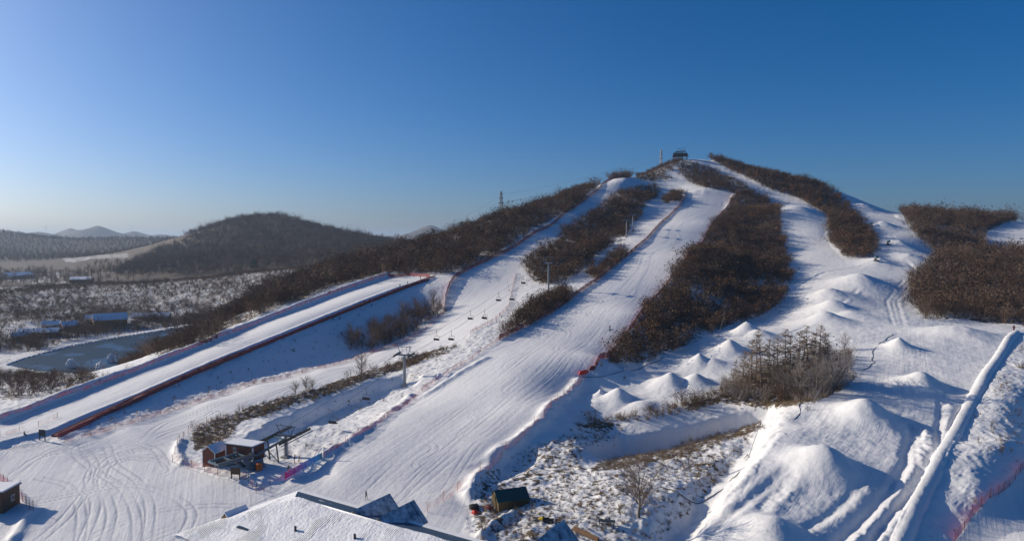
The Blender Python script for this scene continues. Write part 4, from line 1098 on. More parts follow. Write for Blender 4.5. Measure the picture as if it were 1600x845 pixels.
def dormer_roof_material():
    m, N, L, b = mat('thin_snow_on_metal_roof')
    tc = N.new('ShaderNodeTexCoord')
    wv = N.new('ShaderNodeTexWave'); wv.bands_direction = 'Y'; wv.inputs['Scale'].default_value = 1.6; wv.inputs['Distortion'].default_value = 0.6
    L.new(tc.outputs['Object'], wv.inputs['Vector'])
    nz = noise(N, L, tc.outputs['Object'], 0.9, 5, 0.7)
    f = ramp(N, L, math_(N, L, 'ADD', nz, math_(N, L, 'MULTIPLY', wv.outputs['Fac'], 0.22)), 0.52, 0.72)
    L.new(mixc(N, L, f, (0.66, 0.68, 0.72), (0.05, 0.09, 0.14)), b.inputs['Base Color']); b.inputs['Roughness'].default_value = 0.55
    return m
M['snow_roof_d'] = dormer_roof_material()
dormer((609, 770), 9.7, 9, 2.3, 2.3)
dormer((647, 780), 9.7, 9, 2.4, 2.5)
dormer((384, 787), 7.6, 3.4, 0.9, 0.9, False, M['snowcap'])
dormer((881, 811), 9.8, 14.0, 3.2, 3.3)

# ------------------------------------------------------------------ chairlift
LIFT = []      # rope points of the two sides
TOW = [((447,714), 4.6, 2.0, 10.5), ((632,602), 8.9, 2.4, 4.2), ((857,456), 12.2, 2.6, 4.2), ((979,371), 10.5, 2.4, 4.2), ((989,361), 10.5, 2.4, 4.2)]
tw_pts = [G(*t[0]) for t in TOW]
st_bot = G(376, 734); st_top = G(1063, 251)
path = [st_bot] + tw_pts + [st_top]
TOW_LABEL = ['low chairlift tower beside the red-brown cabin with long sheave trains', 'tall chairlift tower standing alone in the corridor below the left run', 'chairlift tower rising from the scrub halfway up the hill', 'left one of the two far chairlift towers near the upper middle run', 'right one of the two far chairlift towers near the upper middle run']
GAUGE = 2.35
for i, ((px, hgt, top, tl), p) in enumerate(zip(TOW, tw_pts)):
    d = (path[i + 2] - path[i]); rz = math.atan2(d.y, d.x)           # local +x uphill
    slope = d.z / math.hypot(d.x, d.y)
    o = empty('lift_tower', p, rz, TOW_LABEL[i], 'lift tower', 'chairlift towers')
    MB().tube([(0, 0, -0.6), (0, 0, hgt * 0.5), (0, 0, hgt)], 0.42, 12, r1=0.30).build('pole', M['steel'], o, smooth=False)
    MB().box((0, 0, 0.0), (1.6, 1.6, 0.7)).build('footing', M['concrete'], o, 0.05)
    MB().box((0, 0, hgt), (0.45, 2 * GAUGE + 0.5, 0.45)).build('crossarm', M['steel'], o, 0.03)
    fr = MB()
    for s in (-1, 1):
        fr.bar((0, s * 1.3, hgt + 0.2), (0, s * 2.15, hgt + top), 0.13); fr.bar((0, s * 0.75, hgt + 0.2), (0, s * 0.75, hgt + top), 0.06)
    fr.bar((0, -2.5, hgt + top), (0, 2.5, hgt + top), 0.14)
    fr.build('lifting_frame', M['blue_steel'], o)
    for s in (-1, 1):
        sh = MB(); sh.bar((-tl / 2, s * GAUGE, hgt - 0.05 - slope * tl / 2), (tl / 2, s * GAUGE, hgt - 0.05 + slope * tl / 2), 0.16, 0.3)
        sh.bar((-tl / 2, s * (GAUGE + 0.55), hgt - 0.35 - slope * tl / 2), (tl / 2, s * (GAUGE + 0.55), hgt - 0.35 + slope * tl / 2), 0.28, 0.05)
        sh_o = sh.build('sheave_train', M['dark_steel'], o)
        k = int(tl / 0.55)
        wh = MB()
        for q in range(k):
            xx = -tl / 2 + 0.3 + q * 0.55
            wh.wheel((xx, s * GAUGE, hgt + 0.25 + slope * xx), (0, 1, 0), 0.22, 0.1, 10)
        w_o = wh.build('sheave', M['rubber'], sh_o); w_o['kind'] = 'stuff'
    ld = MB()
    for s in (-0.2, 0.2): ld.bar((0.48, s, 0.3), (0.40, s, hgt), 0.05)
    for q in range(int(hgt / 0.5)): ld.bar((0.46, -0.2, 0.5 + q * 0.5), (0.46, 0.2, 0.5 + q * 0.5), 0.04)
    l_o = ld.build('ladder', M['steel'], o); l_o['kind'] = 'stuff'
# ropes
def rope_points(side):
    out = []
    for i, p in enumerate(path):
        d = (path[min(i + 1, len(path) - 1)] - path[max(i - 1, 0)]); n_ = Vector((-d.y, d.x, 0)).normalized()
        h = 2.4 if i == 0 else (5.2 if i == len(path) - 1 else TOW[i - 1][1] + 0.45)
        out.append(p + n_ * GAUGE * side + Vector((0, 0, h)))
    return out
ROPES = {}
for side, lab in ((1, 'uphill side steel rope of the chairlift, left of the towers'), (-1, 'downhill side steel rope of the chairlift, right of the towers')):
    rp = rope_points(side); pts = []
    for a_, b_ in zip(rp[:-1], rp[1:]):
        k = 16; sag = 0.012 * (b_ - a_).length
        for q in range(k):
            t = q / k; pts.append(a_.lerp(b_, t) - Vector((0, 0, sag * 4 * t * (1 - t))))
    pts.append(rp[-1]); ROPES[side] = pts
    tag(MB().tube(pts, 0.035, 5).build('lift_rope', M['dark_steel']), lab, 'cable', 'chairlift ropes')
def rope_at(side, u):
    for a_, b_ in zip(ROPES[side][:-1], ROPES[side][1:]):
        ua, ub = project(a_.x, a_.y, a_.z)[0], project(b_.x, b_.y, b_.z)[0]
        if (ua - u) * (ub - u) <= 0 and ua != ub:
            return a_.lerp(b_, (u - ua) / (ub - ua)), (b_ - a_)
    return None
def make_chair():
    o = empty('lift_chair', (0, 0, 0), 0, 'x', 'lift chair', 'chairs hanging from the lift rope')
    MB().tube([(0, 0, 0.05), (0, 0, -0.9), (0.25, 0, -1.3), (0.3, 0, -1.7)], 0.06, 6).build('hanger', M['dark_steel'], o)
    fr = MB()
    fr.bar((0.3, -1.0, -1.7), (0.3, 1.0, -1.7), 0.08)
    for s in (-1, 1):
        fr.tube([(0.3, s, -1.7), (0.3, s, -2.5), (-0.1, s, -2.9), (0.45, s, -2.95)], 0.045, 6)
    fr.build('bail', M['dark_steel'], o)
    MB().box((0.15, 0, -2.92), (0.6, 2.0, 0.12)).build('seat', M['black'], o, 0.03)
    bk = MB(); bk.bar((-0.16, 0, -2.85), (-0.28, 0, -2.3), 2.0, 0.10); bk.build('backrest', M['black'], o, 0.02)
    MB().box((0, 0, 0.03), (0.35, 0.12, 0.16)).build('grip', M['steel'], o)
    return o
CHAIRS = [(682,1,'empty lift chair left of its neighbour, lowest pair between the towers'),(705,-1,'lift chair on the right rope just above the bushes, lowest pair between the towers'),(735,1,'empty lift chair on the left rope, middle pair between the towers'),
          (757,-1,'occupied lift chair on the right rope, middle pair between the towers'),(779,1,'lift chair on the left rope over the left run, upper pair'),(800,-1,'lift chair on the right rope beside the snowy bank, upper pair'),(640,1,'lift chair at the lone tall tower'),
          (572,-1,'lift chair over the shaded hollow below the tall tower'),(818,1,'lift chair above the snowy bank just below the scrub tower'),(842,-1,'lift chair in front of the scrub just below its tower'),(893,1,'lift chair above the scrub on the left rope, first above its tower'),
          (905,-1,'lift chair on the right rope, first above the scrub tower'),(932,1,'lift chair over the dark scrub on the left rope, second above its tower'),(943,-1,'lift chair on the right rope, second above the scrub tower'),(520,-1,'lift chair low over the corridor above the cabin')]
chair0 = make_chair(); chair_pos = {}
for i, (u, side, lab) in enumerate(CHAIRS):
    p, d = rope_at(side, u)
    o = chair0 if i == 0 else copy_tree(chair0)
    o.location = p; o.rotation_euler = (0, 0, math.atan2(d.y, d.x)); o['label'] = lab; chair_pos[u] = (p, math.atan2(d.y, d.x))

# bottom drive station, local +x uphill
d0 = path[1] - path[0]; srz = math.atan2(d0.y, d0.x)
sta = empty('lift_station', st_bot, srz, 'grey steel drive station of the chairlift under the red-brown cabin', 'lift station')
fr = MB()
for s in (-1, 1):
    fr.bar((-5.5, s * 1.9, 2.7), (2.5, s * 1.9, 2.8), 0.35, 0.45); fr.bar((2.5, s * 1.9, 2.8), (8.6, s * 1.9, 4.4), 0.3, 0.45)
for x in (-5.5, -2.5, 0.5, 2.5): fr.bar((x, -1.9, 2.75), (x, 1.9, 2.75), 0.3, 0.35)
fr.bar((8.6, -1.9, 4.4), (8.6, 1.9, 4.4), 0.3)
fr.build('bullwheel_frame', M['blue_steel'], sta, 0.03)
MB().add([(-5.6,-2.15,3.03),(2.5,-2.15,3.12),(2.5,-1.2,3.12),(-5.6,-1.2,3.03),(-5.6,-2.15,2.97),(2.5,-2.15,3.05),(2.5,-1.2,3.05),(-5.6,-1.2,2.97)],[(0,1,2,3),(7,6,5,4),(0,4,5,1),(1,5,6,2),(2,6,7,3),(3,7,4,0)]).build('walkway', M['dark_steel'], sta)
for x, y in ((0.2, -1.5), (0.2, 1.5)):
    MB().bar((x + 2.2, y, -0.8), (x - 0.6, y, 2.6), 0.7, 0.8).build('leg', M['blue_steel'], sta, 0.04)
for y in (-1.5, 1.5):
    MB().bar((7.6, y, -0.8), (7.0, y, 3.9), 0.22).build('prop', M['dark_steel'], sta)
    MB().bar((7.6, y, -0.2), (4.8, y, 3.3), 0.14).build('brace', M['dark_steel'], sta)
bw = MB(); bw.ring((-2.6, 0, 2.3), (0, 0, 1), 2.2, 0.14, 32); bw.tube([(-2.6, 0, 1.9), (-2.6, 0, 2.7)], 0.3, 10)
for k in range(6):
    t = k * math.pi / 3; bw.bar((-2.6, 0, 2.3), (-2.6 + 2.2 * math.cos(t), 2.2 * math.sin(t), 2.3), 0.12)
bw.build('bullwheel', M['dark_steel'], sta)
MB().box((2.6, -1.0, 0.9), (3.0, 2.4, 1.9), 0, 0, 0.72).build('tension_housing', M['blue_steel'], sta, 0.1)
MB().box((2.2, -2.9, 0.7), (1.0, 0.8, 1.4)).build('control_box', M['orange'], sta, 0.04)
# upper cabin on its stand
def window(parent, c, w, h, normal_rz, fr_mat, name='window'):
    wo_ = MB().box(c, (w, 0.10, h), normal_rz).build(name, fr_mat, parent, 0.01)
    ca_, sa_ = math.cos(normal_rz), math.sin(normal_rz)
    for k in (-1, 1):
        off = (w * 0.24) * k
        MB().box((c[0] + off * ca_ + 0.04 * sa_, c[1] + off * sa_ - 0.04 * ca_, c[2]), (w * 0.38, 0.10, h * 0.8), normal_rz).build('pane', M['glass'], wo_)
    return wo_
cb = Dz(378, 712, 3.6); cb.y = st_bot.y + 3.5; cb.x = (378 - 800) / FPX * cb.y
crz = math.radians(-20)
cabz = CAM_H + float(ray(378, 713)[1]) * cb.y
cabin = empty('control_cabin', (cb.x, cb.y, cabz), crz, 'red-brown box cabin with flat snowy roof above the chairlift station', 'cabin')
MB().box((0, 0, 1.3), (6.6, 3.4, 2.6)).build('wall', M['redwood'], cabin)
bd = MB()
for z in np.arange(0.25, 2.6, 0.3): bd.box((0, -1.705, z), (6.5, 0.03, 0.02)); bd.box((3.305, 0, z), (0.03, 3.3, 0.02))
bd_o = bd.build('board_joint', M['brownwood'], cabin); bd_o['kind'] = 'stuff'
MB().box((0, 0, 2.7), (6.9, 3.7, 0.16)).build('roof', M['dark_steel'], cabin)
MB().box((0, 0, 2.88), (6.8, 3.6, 0.22)).build('roof_snow', M['snowcap'], cabin, 0.08)
for x, y in ((-3.3, -1.7), (3.3, -1.7), (3.3, 1.7), (-3.3, 1.7)): MB().box((x, y, 1.3), (0.22, 0.22, 2.62)).build('corner_post', M['white_paint'], cabin)
window(cabin, (-1.1, -1.73, 1.75), 0.8, 1.0, 0, M['white_paint'])
MB().box((2.7, -1.73, 1.25), (0.5, 0.05, 0.5)).build('notice', M['white_paint'], cabin)
dr = MB().box((3.33, 0.2, 1.05), (0.06, 0.9, 2.0)).build('door', M['brownwood'], cabin); MB().box((3.38, 0.5, 1.0), (0.05, 0.05, 0.18)).build('handle', M['steel'], dr)
for x, y in ((-3.0, -1.4), (3.0, -1.4), (3.0, 1.4), (-3.0, 1.4)):
    MB().bar((x, y, -cabz + st_bot.z - 1.0), (x, y, 0.0), 0.25).build('leg', M['dark_steel'], cabin)
MB().box((0, 0, -0.1), (7.0, 3.9, 0.2)).build('deck', M['dark_steel'], cabin)
# gabled hut beside it
hp = G(336, 724)
hut = empty('lift_hut', hp, math.radians(-18), 'small red-brown gabled hut left of the chairlift station', 'hut')
def gable_house(parent, w, l, hw, hr, wall_m, roof_m, over=0.3, thick=0.15, base=-0.6):
    g_ = MB(); x, y = w / 2, l / 2
    g_.add([(-x, -y, base), (x, -y, base), (x, -y, hw), (0, -y, hr), (-x, -y, hw), (-x, y, base), (x, y, base), (x, y, hw), (0, y, hr), (-x, y, hw)],
           [(0, 1, 2, 3, 4), (9, 8, 7, 6, 5), (1, 6, 7, 2), (5, 0, 4, 9)])
    wl_ = g_.build('wall', wall_m, parent)
    k = (hr - hw) / x; xo = x + over
    for s in (-1, 1):
        q = [(0, -y - over, hr + 0.05), (0, y + over, hr + 0.05), (s * xo, y + over, hr + 0.05 - k * xo), (s * xo, -y - over, hr + 0.05 - k * xo)]
        vs = [Vector(p) + Vector((0, 0, thick)) for p in q]
        prism_roof('roof', vs if s < 0 else vs[::-1], thick, roof_m, parent)
    return wl_
gable_house(hut, 3.0, 3.4, 2.9, 4.0, M['redwood'], M['snowcap'])
for x in (-1.5, 1.5): MB().box((x, -1.71, 1.15), (0.14, 0.08, 3.5)).build('corner_post', M['white_paint'], hut)
window(hut, (0.55, -1.73, 1.0), 0.8, 0.8, 0, M['white_paint'])
# signs
def board_sign(px, w, h, gap, label, panel, rz=0.0, legs=M['dark_steel']):
    p = G(*px); o = empty('notice_board', p, rz, label, 'sign')
    MB().box((0, 0, gap + h / 2), (w, 0.12, h)).build('panel', panel, o, 0.02)
    for s in (-1, 1): MB().box((s * w * 0.42, 0.04, (gap + h * 0.6) / 2 - 0.2), (0.16, 0.16, gap + h * 0.6 + 0.4)).build('leg', legs, o)
    return o
board_sign((368,748), 2.0, 1.3, 0.9, 'dark brown notice board on two legs in front of the chairlift station', M['brownwood'], math.radians(-10))
board_sign((66,688), 1.7, 1.5, 1.0, 'dark notice board on two legs at the end of the tubing lane conveyor', M['dark_steel'], math.radians(-12))
# banner
def banner_material():
    m, N, L, b = mat('printed_banner')
    tc = N.new('ShaderNodeTexCoord'); sep = N.new('ShaderNodeSeparateXYZ'); L.new(tc.outputs['Generated'], sep.inputs[0])
    cr = N.new('ShaderNodeValToRGB'); L.new(sep.outputs[0], cr.inputs[0])
    for p_, c_ in ((0.0, (0.75, 0.02, 0.22)), (0.30, (0.70, 0.12, 0.42)), (0.48, (0.42, 0.30, 0.65)), (0.65, (0.10, 0.33, 0.75)), (0.9, (0.08, 0.40, 0.68)), (1.0, (0.04, 0.20, 0.22))):
        e = cr.color_ramp.elements.new(p_) if p_ not in (0.0, 1.0) else cr.color_ramp.elements[0 if p_ == 0 else -1]
        e.position = p_; e.color = (*c_, 1)
    # a row of pale characters too small to read, pink-framed panel on the left
    vo = N.new('ShaderNodeTexVoronoi'); vo.inputs['Scale'].default_value = 1.0
    sc = N.new('ShaderNodeVectorMath'); sc.operation = 'MULTIPLY'; sc.inputs[1].default_value = (34, 1, 3.0); L.new(tc.outputs['Generated'], sc.inputs[0]); L.new(sc.outputs[0], vo.inputs['Vector'])
    inz = math_(N, L, 'MULTIPLY', math_(N, L, 'GREATER_THAN', sep.outputs[2], 0.25), math_(N, L, 'LESS_THAN', sep.outputs[2], 0.78))
    inx = math_(N, L, 'MULTIPLY', math_(N, L, 'GREATER_THAN', sep.outputs[0], 0.03), math_(N, L, 'LESS_THAN', sep.outputs[0], 0.78))
    f = math_(N, L, 'MULTIPLY', math_(N, L, 'MULTIPLY', inz, inx), math_(N, L, 'MULTIPLY', ramp(N, L, vo.outputs['Distance'], 0.55, 0.2), 0.7))
    L.new(mixc(N, L, f, cr.outputs[0], (0.85, 0.75, 0.82)), b.inputs['Base Color']); b.inputs['Roughness'].default_value = 0.6
    return m
b0, b1 = G(446, 751), G(503, 719)
bl = (b1 - b0); bo = empty('banner', b0, math.atan2(bl.y, bl.x), 'long pink to blue printed banner standing along the run edge', 'banner')
Lb = math.hypot(bl.x, bl.y); sl_ = bl.z / Lb
pm = MB(); pm.add([(0, -0.04, 0.45), (Lb, -0.04, 0.45 + sl_ * Lb), (Lb, -0.04, 1.65 + sl_ * Lb), (0, -0.04, 1.65), (0, 0.04, 0.45), (Lb, 0.04, 0.45 + sl_ * Lb), (Lb, 0.04, 1.65 + sl_ * Lb), (0, 0.04, 1.65)],
    [(0, 1, 2, 3), (7, 6, 5, 4), (0, 4, 5, 1), (1, 5, 6, 2), (2, 6, 7, 3), (3, 7, 4, 0)])
pm.build('panel', banner_material(), bo)
k = max(2, int(Lb / 2.2))
for q in range(k + 1):
    x = Lb * q / k; MB().box((x, 0.09, 0.75 + sl_ * x), (0.07, 0.07, 2.0)).build('post', M['maroon'] if q < k * 0.5 else M['blue_steel'], bo)

# hut at the left edge
hc = G(8, 800); hx = hc + Vector((-2.6, 1.5, 0))
eh = empty('ticket_hut', (hx.x, hx.y, gz(hx.x, hx.y)), math.radians(4), 'brown hut cut off by the left edge of the picture', 'hut')
MB().box((0, 0, 1.35), (5.0, 4.4, 4.1)).build('wall', M['brownwood'], eh)
MB().box((0, 0, 3.45), (5.5, 4.9, 0.16)).build('roof', M['dark_steel'], eh); MB().box((0, 0, 3.66), (5.4, 4.8, 0.26)).build('roof_snow', M['snowcap'], eh, 0.1)
window(eh, (2.53, 0.3, 1.7), 1.0, 1.0, math.pi / 2, M['white_paint'])
# ------------------------------------------------------------------ tent and gear around it
tp = (G(783, 799) + G(825, 786)) / 2
t0, t1 = G(782, 799), G(823, 787)
trz = math.atan2((t1 - t0).y, (t1 - t0).x) - math.pi / 2          # local +y along the ridge
tent = empty('tent', (0, 0, 0), trz, 'ridge tent with dark green tarpaulin roof and olive canvas walls', 'tent')
mid = (t0 + t1) / 2; off = Matrix.Rotation(trz, 3, 'Z') @ Vector((-1.8, 0, 0)); mid += off
tent.location = (mid.x, mid.y, gz(mid.x, mid.y))
gable_house(tent, 3.6, 5.6, 1.35, 2.75, M['canvas_olive'], M['canvas_green'], 0.12, 0.05)
for x in (-0.55, 0.55):
    f_ = MB(); f_.add([(x - 0.5, -2.86, -0.1), (x + 0.5, -2.86, -0.1), (x * 0.6 + 0.2, -2.90, 2.0), (x * 0.6 - 0.2, -2.90, 2.0), (x - 0.5, -2.95, -0.1), (x + 0.5, -2.95, -0.1), (x * 0.6 + 0.2, -2.96, 2.0), (x * 0.6 - 0.2, -2.96, 2.0)],
        [(3, 2, 1, 0), (4, 5, 6, 7), (0, 1, 5, 4), (1, 2, 6, 5), (2, 3, 7, 6), (3, 0, 4, 7)]); f_.build('door_flap', M['canvas_olive'], tent)
for y in (-2.8, 2.8): MB().tube([(0, y, -0.3), (0, y, 2.85)], 0.05, 6).build('pole', M['pole_wood'], tent)
for s in (-1, 1):
    for y in (-2.8, 0, 2.8): MB().tube([(s * 1.9, y, 1.2), (s * 3.0, y * 1.1, 0.0)], 0.02, 4).build('guy_rope', M['pole_wood'], tent)
def lump(name, px, size, material, label, cat, seed=0, rz=0.0, lobes=7, group=None):
    """heap of cloth: displaced sphere with folds, set into the snow"""
    bm = bmesh.new(); bmesh.ops.create_icosphere(bm, subdivisions=3, radius=0.5)
    r_ = np.random.default_rng(seed); ph = r_.random(6) * 6.28
    for v in bm.verts:
        c = v.co; f = 1 + 0.16 * math.sin(lobes * c.x + ph[0]) * math.cos(5 * c.y + ph[1]) + 0.12 * math.sin(11 * c.z + 6 * c.x + ph[2]) + 0.10 * math.sin(9 * c.y + ph[3])
        v.co = Vector((c.x * size[0] * f, c.y * size[1] * f, max(-0.25, c.z) * size[2] * f + 0.2 * size[2]))
    me = bpy.data.meshes.new(name); bm.to_mesh(me); bm.free(); me.materials.append(material); me.shade_smooth()
    o = bpy.data.objects.new(name, me); C.objects.link(o); p = G(*px); o.location = p; o.rotation_euler = (0, 0, rz)
    return tag(o, label, cat, group)
lump('tarpaulin_bundle', (741, 793), (1.8, 1.3, 1.0), M['black'], 'black bundle at the edge of the run left of the tent', 'bundle', 1, 0.4)
lump('equipment_bag', (742, 802), (1.0, 0.8, 0.9), M['red_cloth'], 'bright red bag beside the black bundle', 'bag', 2)
lump('equipment_bag', (764, 794), (1.7, 0.9, 0.9), M['maroon'], 'dark red bag in front of the tent entrance', 'bag', 3, -0.4)
lump('tarpaulin_bundle', (772, 799), (1.4, 0.7, 0.5), M['black'], 'low black bundle at the tent entrance', 'bundle', 4, -0.4)
# snowmobile, local +x forward
sp_ = G(851, 815)
sm = empty('snowmobile', sp_, math.radians(155), 'black and yellow snowmobile parked on the trampled snow', 'snowmobile')
h_ = MB(); h_.add([(0.2,-0.38,0.3),(1.25,-0.22,0.32),(1.25,0.22,0.32),(0.2,0.38,0.3),(0.2,-0.36,0.85),(0.95,-0.2,0.62),(0.95,0.2,0.62),(0.2,0.36,0.85)],[(3,2,1,0),(4,5,6,7),(0,1,5,4),(1,2,6,5),(2,3,7,6),(3,0,4,7)])
h_.build('cowling', M['yellow'], sm, 0.06)
MB().box((-0.55, 0, 0.62), (1.35, 0.42, 0.28)).build('seat', M['black'], sm, 0.07)
MB().box((-0.55, 0, 0.36), (1.7, 0.5, 0.3)).build('tunnel', M['dark_steel'], sm, 0.04)
MB().box((-0.6, 0, 0.14), (1.9, 0.42, 0.3)).build('track', M['rubber'], sm, 0.12)
ws = MB(); ws.add([(0.35,-0.3,0.82),(0.35,0.3,0.82),(0.12,0.24,1.2),(0.12,-0.24,1.2),(0.32,-0.3,0.82),(0.32,0.3,0.82),(0.09,0.24,1.2),(0.09,-0.24,1.2)],[(0,1,2,3),(7,6,5,4),(0,4,5,1),(1,5,6,2),(2,6,7,3),(3,7,4,0)]); ws.build('windscreen', M['glass'], sm)
MB().tube([(0.0, -0.38, 0.98), (0.1, 0, 0.95), (0.0, 0.38, 0.98)], 0.025, 6).build('handlebar', M['rubber'], sm)
for s in (-1, 1):
    MB().tube([(0.3, s * 0.48, 0.06), (1.3, s * 0.48, 0.06), (1.55, s * 0.48, 0.22)], 0.07, 6).build('ski', M['black'], sm)
    MB().bar((0.8, s * 0.48, 0.08), (0.75, s * 0.2, 0.5), 0.06).build('ski_strut', M['steel'], sm)
MB().box((-1.35, 0, 0.72), (0.5, 0.45, 0.12)).build('luggage_rack', M['dark_steel'], sm)
# trestle and timber
fp = G(948, 822)
ft = empty('metal_trestle', fp, math.radians(-12), 'dark metal trestle table standing on the spoil ground', 'trestle')
MB().box((0, 0, 0.95), (2.6, 0.9, 0.10)).build('top', M['dark_steel'], ft, 0.02)
for x in (-1.15, 1.15):
    for y in (-0.38, 0.38): MB().bar((x, y, -0.3), (x, y, 0.92), 0.1).build('leg', M['dark_steel'], ft)
    MB().bar((x, -0.38, 0.35), (x, 0.38, 0.35), 0.07).build('rail', M['dark_steel'], ft)
MB().bar((-1.15, 0.38, 0.35), (1.15, 0.38, 0.35), 0.07).build('rail', M['dark_steel'], ft)
ga_, gb_ = G(896, 828), G(935, 846)
tag(MB().bar(ga_ + Vector((0, 0, 0.4)), gb_ + Vector((0, 0, 0.4)), 0.4, 0.6).build('timber_beam', M['timber'], None, 0.03), 'thick raw timber beam lying beside the snowy dormer', 'beam')
ga_, gb_ = G(911, 823), G(945, 848)
tag(MB().bar(ga_ + Vector((0, 0, 0.25)), gb_ + Vector((0, 0, 0.25)), 0.6, 0.2).build('snowy_plank', M['snowcap'], None, 0.05), 'snow-covered plank lying right of the raw timber beam', 'plank')
# crash mats by the run
for k, (px, sz, rz, lab) in enumerate((((912, 583), (3.6, 1.3, 1.5), 0.7, 'big red crash mat, the left and lower of two, at the run edge'), ((925, 577), (2.8, 1.2, 1.6), 0.9, 'smaller dark red crash mat right of the big one'))):
    lump('crash_mat', px, sz, M['red_cloth'] if k == 0 else M['maroon'], lab, 'crash mat', 30 + k, rz, 5)

# ------------------------------------------------------------------ people
def person(px, H, label, jacket, trousers, rz=0.0, pose='stand', hat=None, lift=0.0, world=None):
    s = H / 1.75
    if pose == 'sit':
        hip, knee, ank, toe = 0.50, (0.46, 0.50), (0.50, 0.06), 0.17
        J = {'pel': (0, 0, hip), 'ch': (-0.05, 0, hip + 0.42), 'nk': (-0.02, 0, hip + 0.58), 'hd': (0.02, 0, hip + 0.72), 'tp': (0.02, 0, hip + 0.85)}
        for sd, y in (('l', 0.1), ('r', -0.1)):
            J['hp' + sd] = (0.02, y, hip - 0.02); J['kn' + sd] = (knee[0], y * 1.2, knee[1]); J['an' + sd] = (ank[0], y * 1.2, ank[1]); J['to' + sd] = (ank[0] + toe, y * 1.3, ank[1] - 0.04)
            J['sh' + sd] = (-0.04, y * 1.9, hip + 0.50); J['el' + sd] = (0.05, y * 2.5, hip + 0.24); J['ha' + sd] = (0.28, y * 1.8, hip + 0.16)
    else:
        crouch = 0.16 if pose == 'ski' else 0.0; lean = 0.22 if pose == 'ski' else 0.03; st = 0.16 if pose == 'walk' else 0.02
        hip = 0.92 - crouch
        J = {'pel': (0, 0, hip), 'ch': (lean * 0.8, 0, hip + 0.40), 'nk': (lean * 1.1, 0, hip + 0.56), 'hd': (lean * 1.25, 0, hip + 0.69), 'tp': (lean * 1.3, 0, hip + 0.82)}
        for sd, y, f in (('l', 0.1, 1), ('r', -0.1, -1)):
            J['hp' + sd] = (0, y, hip - 0.03); J['kn' + sd] = (0.04 + st * f + crouch, y * 1.2, 0.49 - crouch * 0.4); J['an' + sd] = (st * f * 1.2 - 0.02, y * 1.3, 0.08); J['to' + sd] = (st * f * 1.2 + 0.17, y * 1.5, 0.03)
            J['sh' + sd] = (lean, y * 1.9, hip + 0.48); J['el' + sd] = (lean - 0.05 - st * f * 0.6, y * 2.5, hip + 0.22); J['ha' + sd] = (lean + 0.12 - st * f * 0.6 + crouch, y * 2.3, hip + 0.02 + crouch * 0.6)
    rad = {'pel': .145, 'ch': .155, 'nk': .06, 'hd': .10, 'tp': .085, 'hp': .10, 'kn': .065, 'an': .05, 'to': .045, 'sh': .075, 'el': .052, 'ha': .045}
    keys = list(J); idx = {k: i for i, k in enumerate(keys)}
    E = [('pel', 'ch'), ('ch', 'nk'), ('nk', 'hd'), ('hd', 'tp')]
    for sd in 'lr': E += [('pel', 'hp' + sd), ('hp' + sd, 'kn' + sd), ('kn' + sd, 'an' + sd), ('an' + sd, 'to' + sd), ('ch', 'sh' + sd), ('sh' + sd, 'el' + sd), ('el' + sd, 'ha' + sd)]
    me = bpy.data.meshes.new('skeleton'); me.from_pydata([Vector(J[k]) * s for k in keys], [(idx[a], idx[b]) for a, b in E], [])
    so_ = bpy.data.objects.new('skeleton', me); C.objects.link(so_)
    so_.modifiers.new('skin', 'SKIN'); sv = me.skin_vertices[0].data
    for k in keys:
        r_ = rad.get(k, rad.get(k[:2], 0.06)) * s; sv[idx[k]].radius = (r_, r_)
    sv[0].use_root = True
    ss = so_.modifiers.new('sub', 'SUBSURF'); ss.levels = 1; ss.render_levels = 1
    dg = bpy.context.evaluated_depsgraph_get(); em = bpy.data.meshes.new_from_object(so_.evaluated_get(dg))
    C.objects.unlink(so_); bpy.data.objects.remove(so_)
    for m_ in (jacket, trousers, M['skin'], hat or M['black'], M['rubber']): em.materials.append(m_)
    hz_ = (J['pel'][2] + 0.02) * s; nz_ = (J['nk'][2] + 0.02) * s; tz = (J['hd'][2] + 0.05) * s
    for p in em.polygons:
        c = p.center
        if c.z > tz: p.material_index = 3
        elif c.z > nz_: p.material_index = 2
        elif c.z < 0.12 * s: p.material_index = 4
        elif c.z < hz_ and abs(c.y) < 0.19 * s: p.material_index = 1
        else: p.material_index = 0
        p.use_smooth = True
    o = bpy.data.objects.new('person', em); C.objects.link(o)
    o.location = world if world is not None else G(*px) + Vector((0, 0, lift)); o.rotation_euler = (0, 0, rz)
    return tag(o, label, 'person')
person((572, 780), 1.78, 'person in dark clothes walking on the snow beside the lodge dormers', M['black'], M['navy'], 0.3, 'walk')
person((450, 737), 1.7, 'person in orange red trousers standing near the banner', M['navy'], M['orange'], -0.5, 'ski')
person((460, 723), 1.75, 'person in black standing by the low lift tower', M['black'], M['black'], 0.4, 'stand')
bdp = G(463, 723)
tag(MB().bar(bdp + Vector((0.45, 0, 0.2)), bdp + Vector((0.75, 0.1, 1.6)), 0.5, 0.06).build('snowboard', M['orange'], None, 0.1), 'orange board held by the person in black near the tower', 'snowboard')
person((953, 515), 1.75, 'skier in dark red gliding down the right side of the middle run', M['maroon'], M['black'], -2.0, 'ski')
skp = G(953, 515)
for s, lab in ((-0.14, 'left'), (0.14, 'right')):
    q0 = skp + Vector((-0.5, -0.8 + 0, 0.04)) + Vector((s, 0, 0)); q1 = skp + Vector((0.35, 0.6, 0.04)) + Vector((s, 0, 0))
    q0.z = gz(q0.x, q0.y) + 0.06; q1.z = gz(q1.x, q1.y) + 0.06
    tag(MB().bar(q0, q1, 0.09, 0.03).build('ski', M['black']), lab + ' ski under the skier on the middle run', 'ski')
person((569, 476), 1.75, 'lower of two dark figures riding halfway up the tubing conveyor', M['black'], M['black'], 1.2, 'stand', lift=0.3)
